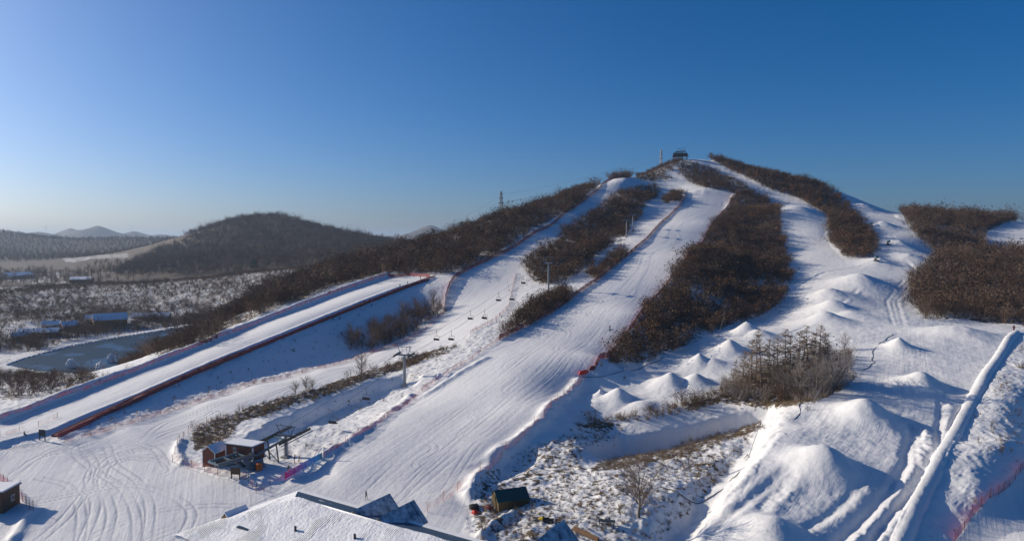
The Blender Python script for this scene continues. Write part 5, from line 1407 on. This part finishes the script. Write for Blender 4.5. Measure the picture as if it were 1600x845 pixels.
person((577, 473), 1.75, 'upper of two dark figures riding halfway up the tubing conveyor', M['black'], M['navy'], 1.2, 'stand', lift=0.3)
person((625, 450), 1.75, 'dark figure near the top of the tubing conveyor', M['black'], M['navy'], 1.2, 'stand', lift=0.3)
person((637, 446), 1.7, 'uppermost dark figure on the tubing conveyor', M['navy'], M['black'], 1.2, 'walk', lift=0.3)
person((657, 436), 1.7, 'figure in reddish brown standing on the tubing start platform', M['maroon'], M['black'], 1.2, 'stand')
person((38, 679), 1.6, 'dark figure sitting on the snow of the tubing lane', M['black'], M['black'], 0.2, 'sit', lift=-0.35)
person((933, 571), 1.75, 'left of two figures in yellow jackets behind the run fence', M['yellow'], M['black'], 2.6, 'stand')
person((940, 573), 1.7, 'right of two figures in yellow jackets behind the run fence', M['yellow'], M['black'], 2.6, 'walk')
for u, yy, lab in ((757, -0.45, 'left rider in black on the occupied lift chair'), (757, 0.45, 'right rider in black on the occupied lift chair')):
    cp_, cr_ = chair_pos[u]
    w = cp_ + Matrix.Rotation(cr_, 3, 'Z') @ Vector((0.12, yy, -3.28))
    person(None, 1.7, lab, M['black'], M['navy'], cr_, 'sit', world=w)

# ------------------------------------------------------------------ tubing conveyor
cv = line_at([(86,682),(140,656),(200,628),(260,600),(330,570),(390,546),(450,522),(510,497),(560,477),(620,453),(668,437)], 4.0)
cvs = np.array([(x, y, gz(x, y)) for x, y, z in cv])
for _ in range(14): cvs[1:-1] = (cvs[:-2] + 2 * cvs[1:-1] + cvs[2:]) / 4
cvp = [Vector(q) for q in cvs]
co = empty('conveyor_lift', cvp[0], 0, 'dark red covered conveyor lift climbing beside the tubing lane', 'conveyor lift')
def strip(pts, lift, w, h, mat_, name, parent, side=0.0):
    mb = MB(); vs = []
    for i, p in enumerate(pts):
        d = (pts[min(i + 1, len(pts) - 1)] - pts[max(i - 1, 0)]); n_ = Vector((d.y, -d.x, 0)).normalized()
        c = p - pts[0] + n_ * side + Vector((0, 0, lift))
        vs += [c - n_ * w / 2, c + n_ * w / 2, c + n_ * w / 2 + Vector((0, 0, h)), c - n_ * w / 2 + Vector((0, 0, h))]
    fs = []
    for i in range(len(pts) - 1):
        for k in range(4): fs.append((i * 4 + k, i * 4 + (k + 1) % 4, i * 4 + 4 + (k + 1) % 4, i * 4 + 4 + k))
    fs += [(3, 2, 1, 0), tuple(len(vs) - 4 + k for k in range(4))]
    mb.add(vs, fs); return mb.build(name, mat_, parent)
strip(cvp, -0.5, 1.3, 0.85, M['maroon'], 'belt', co)
for s in (-1, 1): strip(cvp, -0.5, 0.2, 0.95, M['maroon'], 'side_rail', co, s * 0.85)

# ------------------------------------------------------------------ safety fences
def fence(pts, h, net, label, step=4.0, posts='each', post_mat=None, sag=0.12, group='safety net fences', post_h=None):
    L_ = line_at(pts, step)
    P_ = [Vector((x, y, gz(x, y))) for x, y, z in L_]
    o = empty('safety_fence', P_[0], 0, label, 'fence', group)
    mb = MB(); vs, fs = [], []
    sub = 3; Q = []
    r_ = random.Random(len(label))
    for a_, b_ in zip(P_[:-1], P_[1:]):
        for q in range(sub):
            t = q / sub; c = a_.lerp(b_, t); c.z = gz(c.x, c.y); Q.append((c, math.sin(math.pi * t) * sag * h))
    Q.append((P_[-1], 0))
    for c, dn in Q:
        c = c - P_[0]; j = r_.uniform(-0.05, 0.05)
        vs += [c + Vector((j, j, 0.02)), c + Vector((-j, j, h - dn))]
    for i in range(len(Q) - 1): fs.append((2 * i, 2 * i + 2, 2 * i + 3, 2 * i + 1))
    mb.add(vs, fs); mb.build('net', net, o)
    ph = post_h or h * 1.12; pm_ = post_mat or M['pole_wood']
    if posts == 'each':
        first = None
        for p in P_:
            if first is None:
                first = MB().tube([(0, 0, -0.3), (0, 0, 1.0)], 0.045, 6).build('post', pm_, o); q = first
            else:
                q = first.copy(); C.objects.link(q); q.parent = o
            q.location = p - P_[0]; q.scale = (1, 1, ph); q.rotation_euler = (r_.uniform(-.06, .06), r_.uniform(-.06, .06), 0)
    else:
        mb = MB()
        for p in P_: mb.tube([p - P_[0] - Vector((0, 0, .3)), p - P_[0] + Vector((r_.uniform(-.1, .1), r_.uniform(-.1, .1), ph))], 0.05, 4)
        q = mb.build('posts', pm_, o); q['kind'] = 'stuff'
    return o
fence([(985,277),(945,286),(936,296),(915,313),(880,336),(840,363),(800,389),(760,409),(735,420),(712,433),(702,448),(696,466),(694,488)], 2.2, M['net_red'], 'dark red net fence along the far side of the left run below the wood', 6, 'joined')
fence([(693,492),(660,518),(620,541),(560,559),(480,581),(400,600),(320,625),(250,648),(180,669),(100,692)], 1.4, M['net_pink'], 'faded red net fence at the foot of the tubing lane bank', 6, 'joined')
fence([(603,430),(540,451),(450,485),(330,532),(240,568),(120,612),(60,634),(0,656)], 1.3, M['net_pink'], 'faded red net fence on the outer snow bank of the tubing lane', 6, 'joined')
fence([(672,433),(640,431),(606,431)], 1.6, M['net_red'], 'red net fence across the top of the tubing lane', 3, 'each')
fence([(680,433),(620,455),(560,480),(450,525),(330,573),(200,631),(90,685)], 1.2, M['net_red'], 'red net fence right beside the tubing conveyor', 6, 'joined')
fence([(1073,303),(1060,325),(1031,351),(1010,375),(985,396),(960,416),(930,441),(900,461),(880,477),(850,495),(810,516),(780,531)], 1.9, M['net_red'], 'red net fence along the upper left edge of the middle run', 6, 'joined')
fence([(780,531),(750,551),(738,562),(700,582),(660,611),(620,641),(580,669),(540,692),(506,714)], 1.3, M['net_pink'], 'faded red net fence along the lower left edge of the middle run', 6, 'joined')
fence([(1146,305),(1131,331),(1113,353),(1096,383),(1071,408),(1051,433),(1041,448),(1013,476),(1001,493),(977,528),(951,558),(930,577)], 1.9, M['net_red'], 'red net fence along the right edge of the middle run below the scrub', 6, 'joined')
fence([(916,588),(890,612),(850,652),(820,680),(790,702),(750,737),(715,767),(668,800)], 1.7, M['net_orange'], 'sparse orange net fence with thin poles beside the lower middle run', 5.5, 'each', M['orange'])
fence([(345,655),(300,668),(280,690),(270,722),(300,731),(340,743),(385,749)], 1.6, M['net_orange'], 'sparse orange net fence curving round the island left of the chairlift station', 4.0, 'each', M['brownwood'])
fence([(388,752),(400,770),(422,760)], 1.6, M['net_orange'], 'short orange net fence in front of the chairlift station', 2.5, 'each', M['brownwood'])
fence([(-20,735),(0,750),(25,772),(52,797)], 1.6, M['net_pink'], 'pink net fence at the left edge beside the brown hut', 2.6, 'each', M['maroon'])
fence([(1610,722),(1560,772),(1520,806),(1492,845)], 1.6, M['net_pink'], 'faded red net fence in the lower right corner', 3.5, 'each', M['maroon'])
fence([(806,428),(800,455),(795,480),(770,503),(735,522)], 1.3, M['net_pink'], 'thin red net fence between the left run and the snowy bank', 5, 'joined')
fence([(0,682),(30,674),(60,666),(90,652)], 1.2, M['net_orange'], 'sparse orange rope fence crossing the end of the tubing lane', 6, 'each', M['pole_wood'])

# ------------------------------------------------------------------ snow lances, snow guns, hoses
def lance(b, t, label):
    p = G(*b); a, s = ray(*t); y = p.y * 0.995
    top = Vector((float(a * y), y, CAM_H + float(s) * y))
    o = empty('snow_lance', p, 0, label, 'snow lance', 'snow-making lances')
    tt = top - p
    MB().tube([(0, 0, -0.3), tt * 0.5, tt], 0.07, 6, r1=0.035).build('pole', M['steel'], o)
    MB().tube([tt * 0.985, tt + tt.normalized() * 0.35], 0.09, 8).build('nozzle', M['dark_steel'], o)
    st_ = MB()
    for k in range(3):
        q = k * 2.1; st_.bar((math.cos(q) * 0.8, math.sin(q) * 0.8, -0.2), (0, 0, 0.9), 0.08)
    st_.build('tripod', M['dark_steel'], o)
for b_, t_, lab in (((1037,553),(1042,530),'leaning snow lance at the lower edge of the scrub wood'),((1080,530),(1088,507),'leaning snow lance between two others along the scrub wood edge'),((1122,527),(1133,487),'tallest leaning snow lance near the highest shelf mound'),
    ((976,592),(977,552),'upright snow lance beside the yellow jacketed figures'),((1168,716),(1188,662),'snow lance leaning over the shaded gully'),((1262,640),(1283,606),'thin snow lance leaning beside the larch clump'),((796,455),(793,440),'short pole lance on the snowy bank by the lift chairs')):
    lance(b_, t_, lab)
def snow_gun(px, label, rz):
    p = G(*px); o = empty('snow_gun', p, rz, label, 'snow gun', 'fan snow guns on the upper right trail')
    MB().tube([(-0.7, 0, 1.9), (0.9, 0, 2.3)], 0.75, 16, r1=0.62).build('barrel', M['blue_steel'], o)
    MB().ring((0.9, 0, 2.3), (1, 0, 0.25), 0.66, 0.09, 20).build('nozzle_ring', M['dark_steel'], o)
    MB().bar((0, 0, 0.4), (0, 0, 1.6), 0.35).build('pivot', M['dark_steel'], o)
    MB().box((0, 0, 0.45), (2.2, 1.3, 0.3)).build('chassis', M['dark_steel'], o, 0.03)
    MB().box((-0.6, 0, 1.0), (0.7, 0.9, 0.9)).build('compressor', M['dark_steel'], o, 0.05)
    for x, y in ((0.7, 0.75), (0.7, -0.75), (-0.8, 0.75), (-0.8, -0.75)): MB().wheel((x, y, 0.35), (0, 1, 0), 0.36, 0.22, 14).build('wheel', M['rubber'], o)
snow_gun((1361, 354), 'fan snow gun highest on the right trail', 0.4); snow_gun((1388, 383), 'fan snow gun in the middle of the right trail', 0.5); snow_gun((1369, 408), 'fan snow gun lowest on the right trail beside the scrub tip', 0.3)
def hose(pts, label, r=0.07):
    L_ = line_at(pts, 1.2)
    for _ in range(10): L_[1:-1] = (L_[:-2] + 2 * L_[1:-1] + L_[2:]) / 4
    tag(MB().tube([(x + 0.35 * math.sin(i * 0.7), y, gz(x, y) + r * 0.6) for i, (x, y, z) in enumerate(L_)], r, 6).build('snow_hose', M['rubber']), label, 'hose', 'snow-making hoses')
hose([(1395,522),(1372,538),(1362,552),(1366,568),(1350,578)], 'dark hose winding down the snow above the larch shadow')
hose([(1310,600),(1270,615),(1248,632),(1250,650),(1243,655)], 'dark hose lying right of the larch clump')
hose([(1165,718),(1150,745),(1120,775),(1090,790),(1060,778),(1040,762)], 'long dark hose sagging along the second gully')
hose([(905,588),(950,590),(1000,575),(1040,557)], 'hose crossing the snow beside the crash mats')
hp_ = G(1584, 516); hy = empty('hydrant', hp_, 0, 'dark red hydrant post at the far end of the pipe berm', 'hydrant')
MB().tube([(0, 0, -0.3), (0, 0, 1.5)], 0.28, 10).build('barrel', M['maroon'], hy); MB().tube([(0, 0, 1.5), (0, 0, 1.8)], 0.36, 10, r1=0.2).build('bonnet', M['maroon'], hy); MB().tube([(-0.55, 0, 1.1), (0.55, 0, 1.1)], 0.13, 8).build('outlet', M['dark_steel'], hy)

# ------------------------------------------------------------------ summit station
ss_ = empty('summit_station', st_top + Vector((0, 0, 2.6)), math.atan2((path[-1] - path[-2]).y, (path[-1] - path[-2]).x) - math.pi / 2, 'dark chairlift top station on stilts crowning the summit', 'lift station')
MB().box((0, 0, 3.2), (13.5, 6.5, 2.6)).build('hull', M['dark_steel'], ss_, 0.25)
MB().box((0, 0, 1.7), (15.0, 7.5, 0.4)).build('deck', M['brownwood'], ss_)
for x in (-6, -2, 2, 6):
    for y in (-3, 3): MB().bar((x, y, -6.0), (x, y, 1.6), 0.4).build('leg', M['dark_steel'], ss_)
MB().box((0.5, 0, 6.4), (9.0, 4.2, 0.5)).build('roof', M['dark_steel'], ss_, 0.05)
MB().box((-4.5, 0, 5.6), (4.0, 3.6, 0.4)).build('roof', M['dark_steel'], ss_, 0.05)
for x in (-3.5, -1, 1.8, 4.5): MB().bar((x, 0, 4.3), (x, 0, 6.3), 0.45).build('column', M['dark_steel'], ss_)
g_ = MB()
for x in (-2.5, 0, 2.5, 4.2): g_.bar((x, 0, 6.5), (x, 0, 9.3), 0.18)
g_.bar((-3.5, 0, 9.3), (5.0, 0, 9.3), 0.22); g_.build('gantry', M['dark_steel'], ss_)
b_ = MB(); b_.ring((0, -1.0, 5.1), (0, 0, 1), 2.4, 0.16, 28); b_.build('bullwheel', M['steel'], ss_)
rl = MB()
for y in (-3.7, 3.7):
    rl.bar((-7.4, y, 2.9), (7.4, y, 2.9), 0.08)
rl.build('railing', M['steel'], ss_)

# ------------------------------------------------------------------ power line
def pylon(loc, H, label):
    o = empty('power_pylon', loc, 0.35, label, 'pylon', 'lattice power pylons')
    w0, w1 = H * 0.06, H * 0.016; lv = 7
    def cor(t, k):
        w = w0 + (w1 - w0) * min(1, t * 1.15); return Vector(((-1, 1, 1, -1)[k] * w, (-1, -1, 1, 1)[k] * w, t * H))
    for k in range(4): MB().bar(cor(0, k) - Vector((0, 0, 2)), cor(1, k), H * 0.008).build('leg', M['steel'], o)
    br = MB()
    for i in range(lv):
        for k in range(4):
            a_, b_ = cor(i / lv, k), cor((i + 1) / lv, (k + 1) % 4); br.bar(a_, b_, H * 0.003)
            a_, b_ = cor(i / lv, (k + 1) % 4), cor((i + 1) / lv, k); br.bar(a_, b_, H * 0.003); br.bar(cor((i + 1) / lv, k), cor((i + 1) / lv, (k + 1) % 4), H * 0.003)
    q = br.build('lattice', M['dark_steel'], o); q['kind'] = 'stuff'
    for hh, ww in ((0.72, 0.07), (0.83, 0.055), (0.93, 0.04)):
        am = MB(); am.bar((-ww * H, 0, hh * H), (ww * H, 0, hh * H), H * 0.012); am.bar((-ww * H, 0, hh * H), (0, 0, hh * H + H * 0.05), H * 0.007); am.bar((ww * H, 0, hh * H), (0, 0, hh * H + H * 0.05), H * 0.007)
        am.build('crossarm', M['steel'], o)
    return o
def pyl_at(u, vtop, D, H):
    a, s = ray(u, vtop); return Vector((float(a * D), D, CAM_H + float(s) * D - H))
PY = [(pyl_at(598, 364, 1500, 32), 32, 'tiny far power pylon beyond the left ridge'), (pyl_at(783, 299, 560, 34), 34, 'lattice power pylon rising behind the left wooded ridge'), (pyl_at(1033, 234, 730, 32), 32, 'lattice power pylon just left of the summit station')]
for p, H_, lab in PY:
    p.z = max(p.z, gz(p.x, p.y) - 1.0) if p.z > gz(p.x, p.y) else p.z
    pylon(p, H_, lab)
far_end = Vector((420.0, 900.0, 120.0))
k_ = 0
for a_, b_, Ha, Hb in ((PY[0][0], PY[1][0], 32, 34), (PY[1][0], PY[2][0], 34, 32)):
    for hh, ww, sd in ((0.72, 0.07, -1), (0.72, 0.07, 1), (0.93, 0.04, 1)):
        pa = a_ + Vector((sd * ww * Ha, 0, hh * Ha)); pb = b_ + Vector((sd * ww * Hb, 0, hh * Hb)); pts = []
        for q in range(25):
            t = q / 24; pts.append(pa.lerp(pb, t) - Vector((0, 0, 0.02 * (pb - pa).length * 4 * t * (1 - t))))
        seg_ = 'far pylon and the ridge pylon' if k_ < 3 else 'ridge pylon and the summit pylon'
        tag(MB().tube(pts, 0.05, 4).build('power_line', M['dark_steel']), ('lower left', 'lower right', 'topmost')[k_ % 3] + ' wire strung between the ' + seg_, 'power line', 'power line wires'); k_ += 1

# ------------------------------------------------------------------ village and farms
def house(px, w, l, hw, hr, rz, wall, label, chimney=True, nwin=2):
    p = G(*px); o = empty('house', p, rz, label, 'house', 'village houses')
    gable_house(o, w, l, hw, hr, wall, M['snowcap'], 0.4, 0.3, -1.5)
    for k in range(nwin):
        window(o, (-w * 0.25 + k * w * 0.5, -l / 2 - 0.02, hw * 0.5), 1.2, 1.3, 0, M['white_paint'])
    for k in range(3):
        window(o, (w / 2 + 0.02, -l * 0.3 + k * l * 0.3, hw * 0.5), 1.2, 1.3, math.pi / 2, M['white_paint'])
    d_ = MB().box((0, -l / 2 - 0.03, 0.9), (1.0, 0.08, 2.0)).build('door', M['brownwood'], o)
    if chimney: MB().box((0, l * 0.2, hr + 0.5), (0.7, 0.7, 1.6)).build('chimney', M['brick'], o)
    return o
house((172,509), 10, 19, 4.6, 8.2, -0.95, M['ochre'], 'long ochre gabled house with snowy roof, largest in the village')
house((237,500), 7, 24, 3.0, 5.0, -1.35, M['plaster'], 'long low pale house right of the ochre one')
house((108,515), 6, 8, 2.8, 5.0, -0.7, M['brick'], 'small brick house left of the ochre one')
house((80,513), 5.5, 9, 2.6, 4.4, -1.2, M['plaster'], 'small pale house between two brick ones')
house((62,526), 7, 20, 2.8, 4.8, -1.3, M['brick'], 'long low brick house with a wide blue-shaded roof near the left edge')
house((32,532), 6, 8, 2.8, 4.6, -0.8, M['plaster'], 'small pale house nearest the left edge of the village')
house((150,503), 6, 12, 2.8, 4.6, -1.2, M['plaster'], 'pale shed half hidden behind the ochre house', False)
house((28,436), 22, 34, 6, 10, -0.4, M['plaster'], 'white-roofed farm shed far out in the valley at the left', False)
house((128,441), 18, 24, 4, 7, -1.2, M['brick'], 'far low shed with bright roof below the valley fields', False)
# frozen fountains on the pond
def fountain(px, h, r, label, seed):
    a, s = ray(*px); y = -57.0 / s; p = Vector((float(a * y), float(y), -12.0))
    r_ = np.random.default_rng(seed); bm = bmesh.new(); bmesh.ops.create_icosphere(bm, subdivisions=4, radius=1.0)
    for v in bm.verts:
        c = v.co.copy(); t = math.atan2(c.y, c.x); f = 1 + 0.18 * math.sin(t * 9 + seed) + 0.12 * math.sin(t * 17 + c.z * 3)
        v.co = Vector((c.x * r * f * (0.75 + 0.35 * max(0, c.z)), c.y * r * f * (0.75 + 0.35 * max(0, c.z)), max(-0.1, c.z) * h * (1 + 0.1 * math.sin(t * 5 + seed))))
    me = bpy.data.meshes.new('frozen_fountain'); bm.to_mesh(me); bm.free(); me.materials.append(M['frost'])
    o = bpy.data.objects.new('frozen_fountain', me); C.objects.link(o); o.location = p
    tag(o, label, 'frozen fountain', 'frozen fountains on the pond')
for i, (px, h, r, lab) in enumerate((((111,574), 4.0, 2.0, 'frosted dome of a frozen fountain, leftmost on the pond'), ((157,578), 3.6, 2.2, 'frosted dome of a frozen fountain at the near pond edge'), ((173,566), 4.0, 1.7, 'frozen fountain out in the middle of the pond'), ((215,564), 3.2, 1.8, 'frozen fountain right of the middle one'), ((252,549), 3.0, 1.4, 'small frozen fountain by the thicket at the right end'))):
    fountain(px, h, r, lab, i)
# wind turbines on the far ridge
for i, (u, vt, lab) in enumerate(((72, 354, 'faint wind turbine above the far hills, the left one'), (205, 353, 'faint wind turbine above the far hills, the right one'))):
    a, s = ray(u, vt); y = 7000.0; hub = Vector((float(a * y), y, CAM_H + float(s) * y)); o = empty('wind_turbine', (hub.x, hub.y, 20), 0, lab, 'wind turbine', 'wind turbines on the skyline')
    hz2 = hub.z - 20
    MB().tube([(0, 0, 0), (0, 0, hz2)], 2.2, 8, r1=1.3).build('tower', M['white_paint'], o)
    MB().box((0, 0, hz2), (3, 9, 3)).build('nacelle', M['white_paint'], o)
    for k in range(3):
        t = k * 2.094 + 0.5 + i; MB().tube([(0, -5, hz2), (45 * math.sin(t), -5, hz2 + 45 * math.cos(t))], 1.6, 4, r1=0.4).build('blade', M['white_paint'], o)

# ------------------------------------------------------------------ single trees
larch_t = [larch(60 + k, (M['larch_bark'], M['larch_twig']), True) for k in range(4)]
frost_t = [bare_tree(70 + k, mats=(M['bark'], M['frost_twig']), kids=(7, 4, 3), width=0.9, split=True) for k in range(3)]
bare_t = [bare_tree(80 + k, mats=(M['bark'], M['twig']), kids=(7, 4, 4), width=0.9, split=True) for k in range(4)]
def plant(kind, tmpl, p, H, label, group, cat='tree', wide=1.0, rz=None):
    o = empty(kind, p, random.random() * 6.28 if rz is None else rz, label, cat, group)
    o.scale = (H * wide, H * wide, H)
    for nm, me in zip(('trunk', 'crown'), tmpl):
        c = bpy.data.objects.new(nm, me); C.objects.link(c); c.parent = o
    return o
def top_at(p, vtop):   # tree height so that its tip reaches a pixel row
    s = ray(800, vtop)[1]; return max(1.5, CAM_H + float(s) * p.y - p.z)
LARCH = [(1148,612,560),(1160,606,545),(1172,612,528),(1180,604,520),(1190,612,512),(1200,604,524),(1208,612,530),(1216,604,520),(1226,610,512),(1234,602,517),(1244,610,514),(1254,604,522),(1262,600,507),(1270,606,512),(1278,602,504),(1286,606,516),(1294,602,528)]
for i, (u, v, vt) in enumerate(LARCH):
    p = G(u, v)
    plant('larch_tree', larch_t[i % 4], p, top_at(p, vt), 'bare larch number %s from the left in the clump on the shelf rim' % ('one two three four five six seven eight nine ten eleven twelve thirteen fourteen fifteen sixteen seventeen'.split()[i]), 'larches clumped on the shelf rim', wide=1.0 + 0.35 * random.random()).rotation_euler = (random.uniform(-.05, .05), random.uniform(-.05, .05), random.random() * 6)
for i, (u, v, vt, lab) in enumerate(((1140,620,590,'frosted low tree at the left foot of the larch clump'),(1225,622,575,'frosted tree in front of the middle of the larch clump'),(1250,622,565,'frosted tree in front of the right half of the larch clump'),(1275,620,560,'broad frosted tree in front of the right larches'),(1300,615,555,'frosted tree at the right end of the larch clump'),(1312,605,560,'outermost frosted tree at the right end of the larch clump'),(1165,625,600,'low frosted tree in front of the left larches'),(1195,628,600,'low frosted tree below the tallest left larches'),(1320,545,520,'small frosted tree behind the right end of the clump'))):
    p = G(u, v); plant('frosted_tree', frost_t[i % 3], p, top_at(p, vt), lab, 'frosted trees around the larches', wide=1.1)
p = G(998, 808); plant('bare_tree', bare_t[0], p, top_at(p, 726), 'large bare tree with spreading crown on the spoil ground', None, wide=1.35)
p = G(1076, 726); plant('bare_tree', bare_t[1], p, top_at(p, 680), 'thin small bare tree on the brown ridge by the gully', None, wide=0.5)
p = G(565, 588); plant('bare_tree', bare_t[2], p, top_at(p, 551), 'lone rounded bare tree on the island left of the tall lift tower', None, wide=1.1)
for i, (u, v, vt, lab) in enumerate(((478,612,586,'bushy bare sapling cluster on the island crest'),(488,608,592,'small bare sapling right of the bushy one'),(462,616,594,'small bare sapling left of the bushy one'))):
    p = G(u, v); plant('bare_sapling', bare_t[(i + 1) % 4], p, top_at(p, vt), lab, 'saplings on the island crest', wide=1.1)
# copse beside the left run
cps = scatter_points(WOOD_COPSE, 215, 320, 4.6, 1.0, 0, 91)
cps = cps[np.argsort(project(cps[:, 0], cps[:, 1], cps[:, 2])[0])]
for i, q in enumerate(cps):
    plant('copse_tree', bare_t[i % 4], Vector(q), 5.5 + 3.2 * random.random(), 'leafless tree in the dark copse between tubing bank and left run', 'trees of the copse beside the left run', wide=0.9)
wood('copse_scrub', 'dense brown undergrowth of the copse between tubing bank and left run', WOOD_COPSE, 215, 320, 2.6, T['oak'] + T['brush'], 1.4, 3.4, seed=31, cat='brush')
# pines
pn = T['pine'][0].data
for u, v, vt, lab in ((397,424,407,'dark round pine on the orchard terrace, left of the wooded ridge'),(565,402,392,'dark small pine on the ridge below the far mountain')):
    p = G(u, v); o = bpy.data.objects.new('pine_tree', pn); C.objects.link(o); o.location = p; Hh = top_at(p, vt); o.scale = (Hh * 1.4, Hh * 1.4, Hh); tag(o, lab, 'tree')
o = bpy.data.objects.new('dry_bush', T['tuft'][0].data); C.objects.link(o); o.location = G(1594, 574); o.scale = (3.2, 3.2, 2.4); tag(o, 'golden dry bush at the right edge beside the berm', 'bush')

# ------------------------------------------------------------------ winter haze
hm = bpy.data.materials.new('winter_haze'); hm.use_nodes = True; hN, hL = hm.node_tree.nodes, hm.node_tree.links; hN.clear()
pv_ = hN.new('ShaderNodeVolumePrincipled'); pv_.inputs['Color'].default_value = (0.56, 0.74, 1.0, 1); pv_.inputs['Density'].default_value = 0.000085; pv_.inputs['Anisotropy'].default_value = 0.25
ho = hN.new('ShaderNodeOutputMaterial'); hL.new(pv_.outputs[0], ho.inputs['Volume'])
zlo, zhi = float(GZ.min()) - 1.5, float(GZ.max()) + 40
hz = MB(); hz.box((0, 7000, (zlo + zhi) / 2), (27500, 14800, zhi - zlo))
tag(hz.build('haze', hm), kind='stuff')
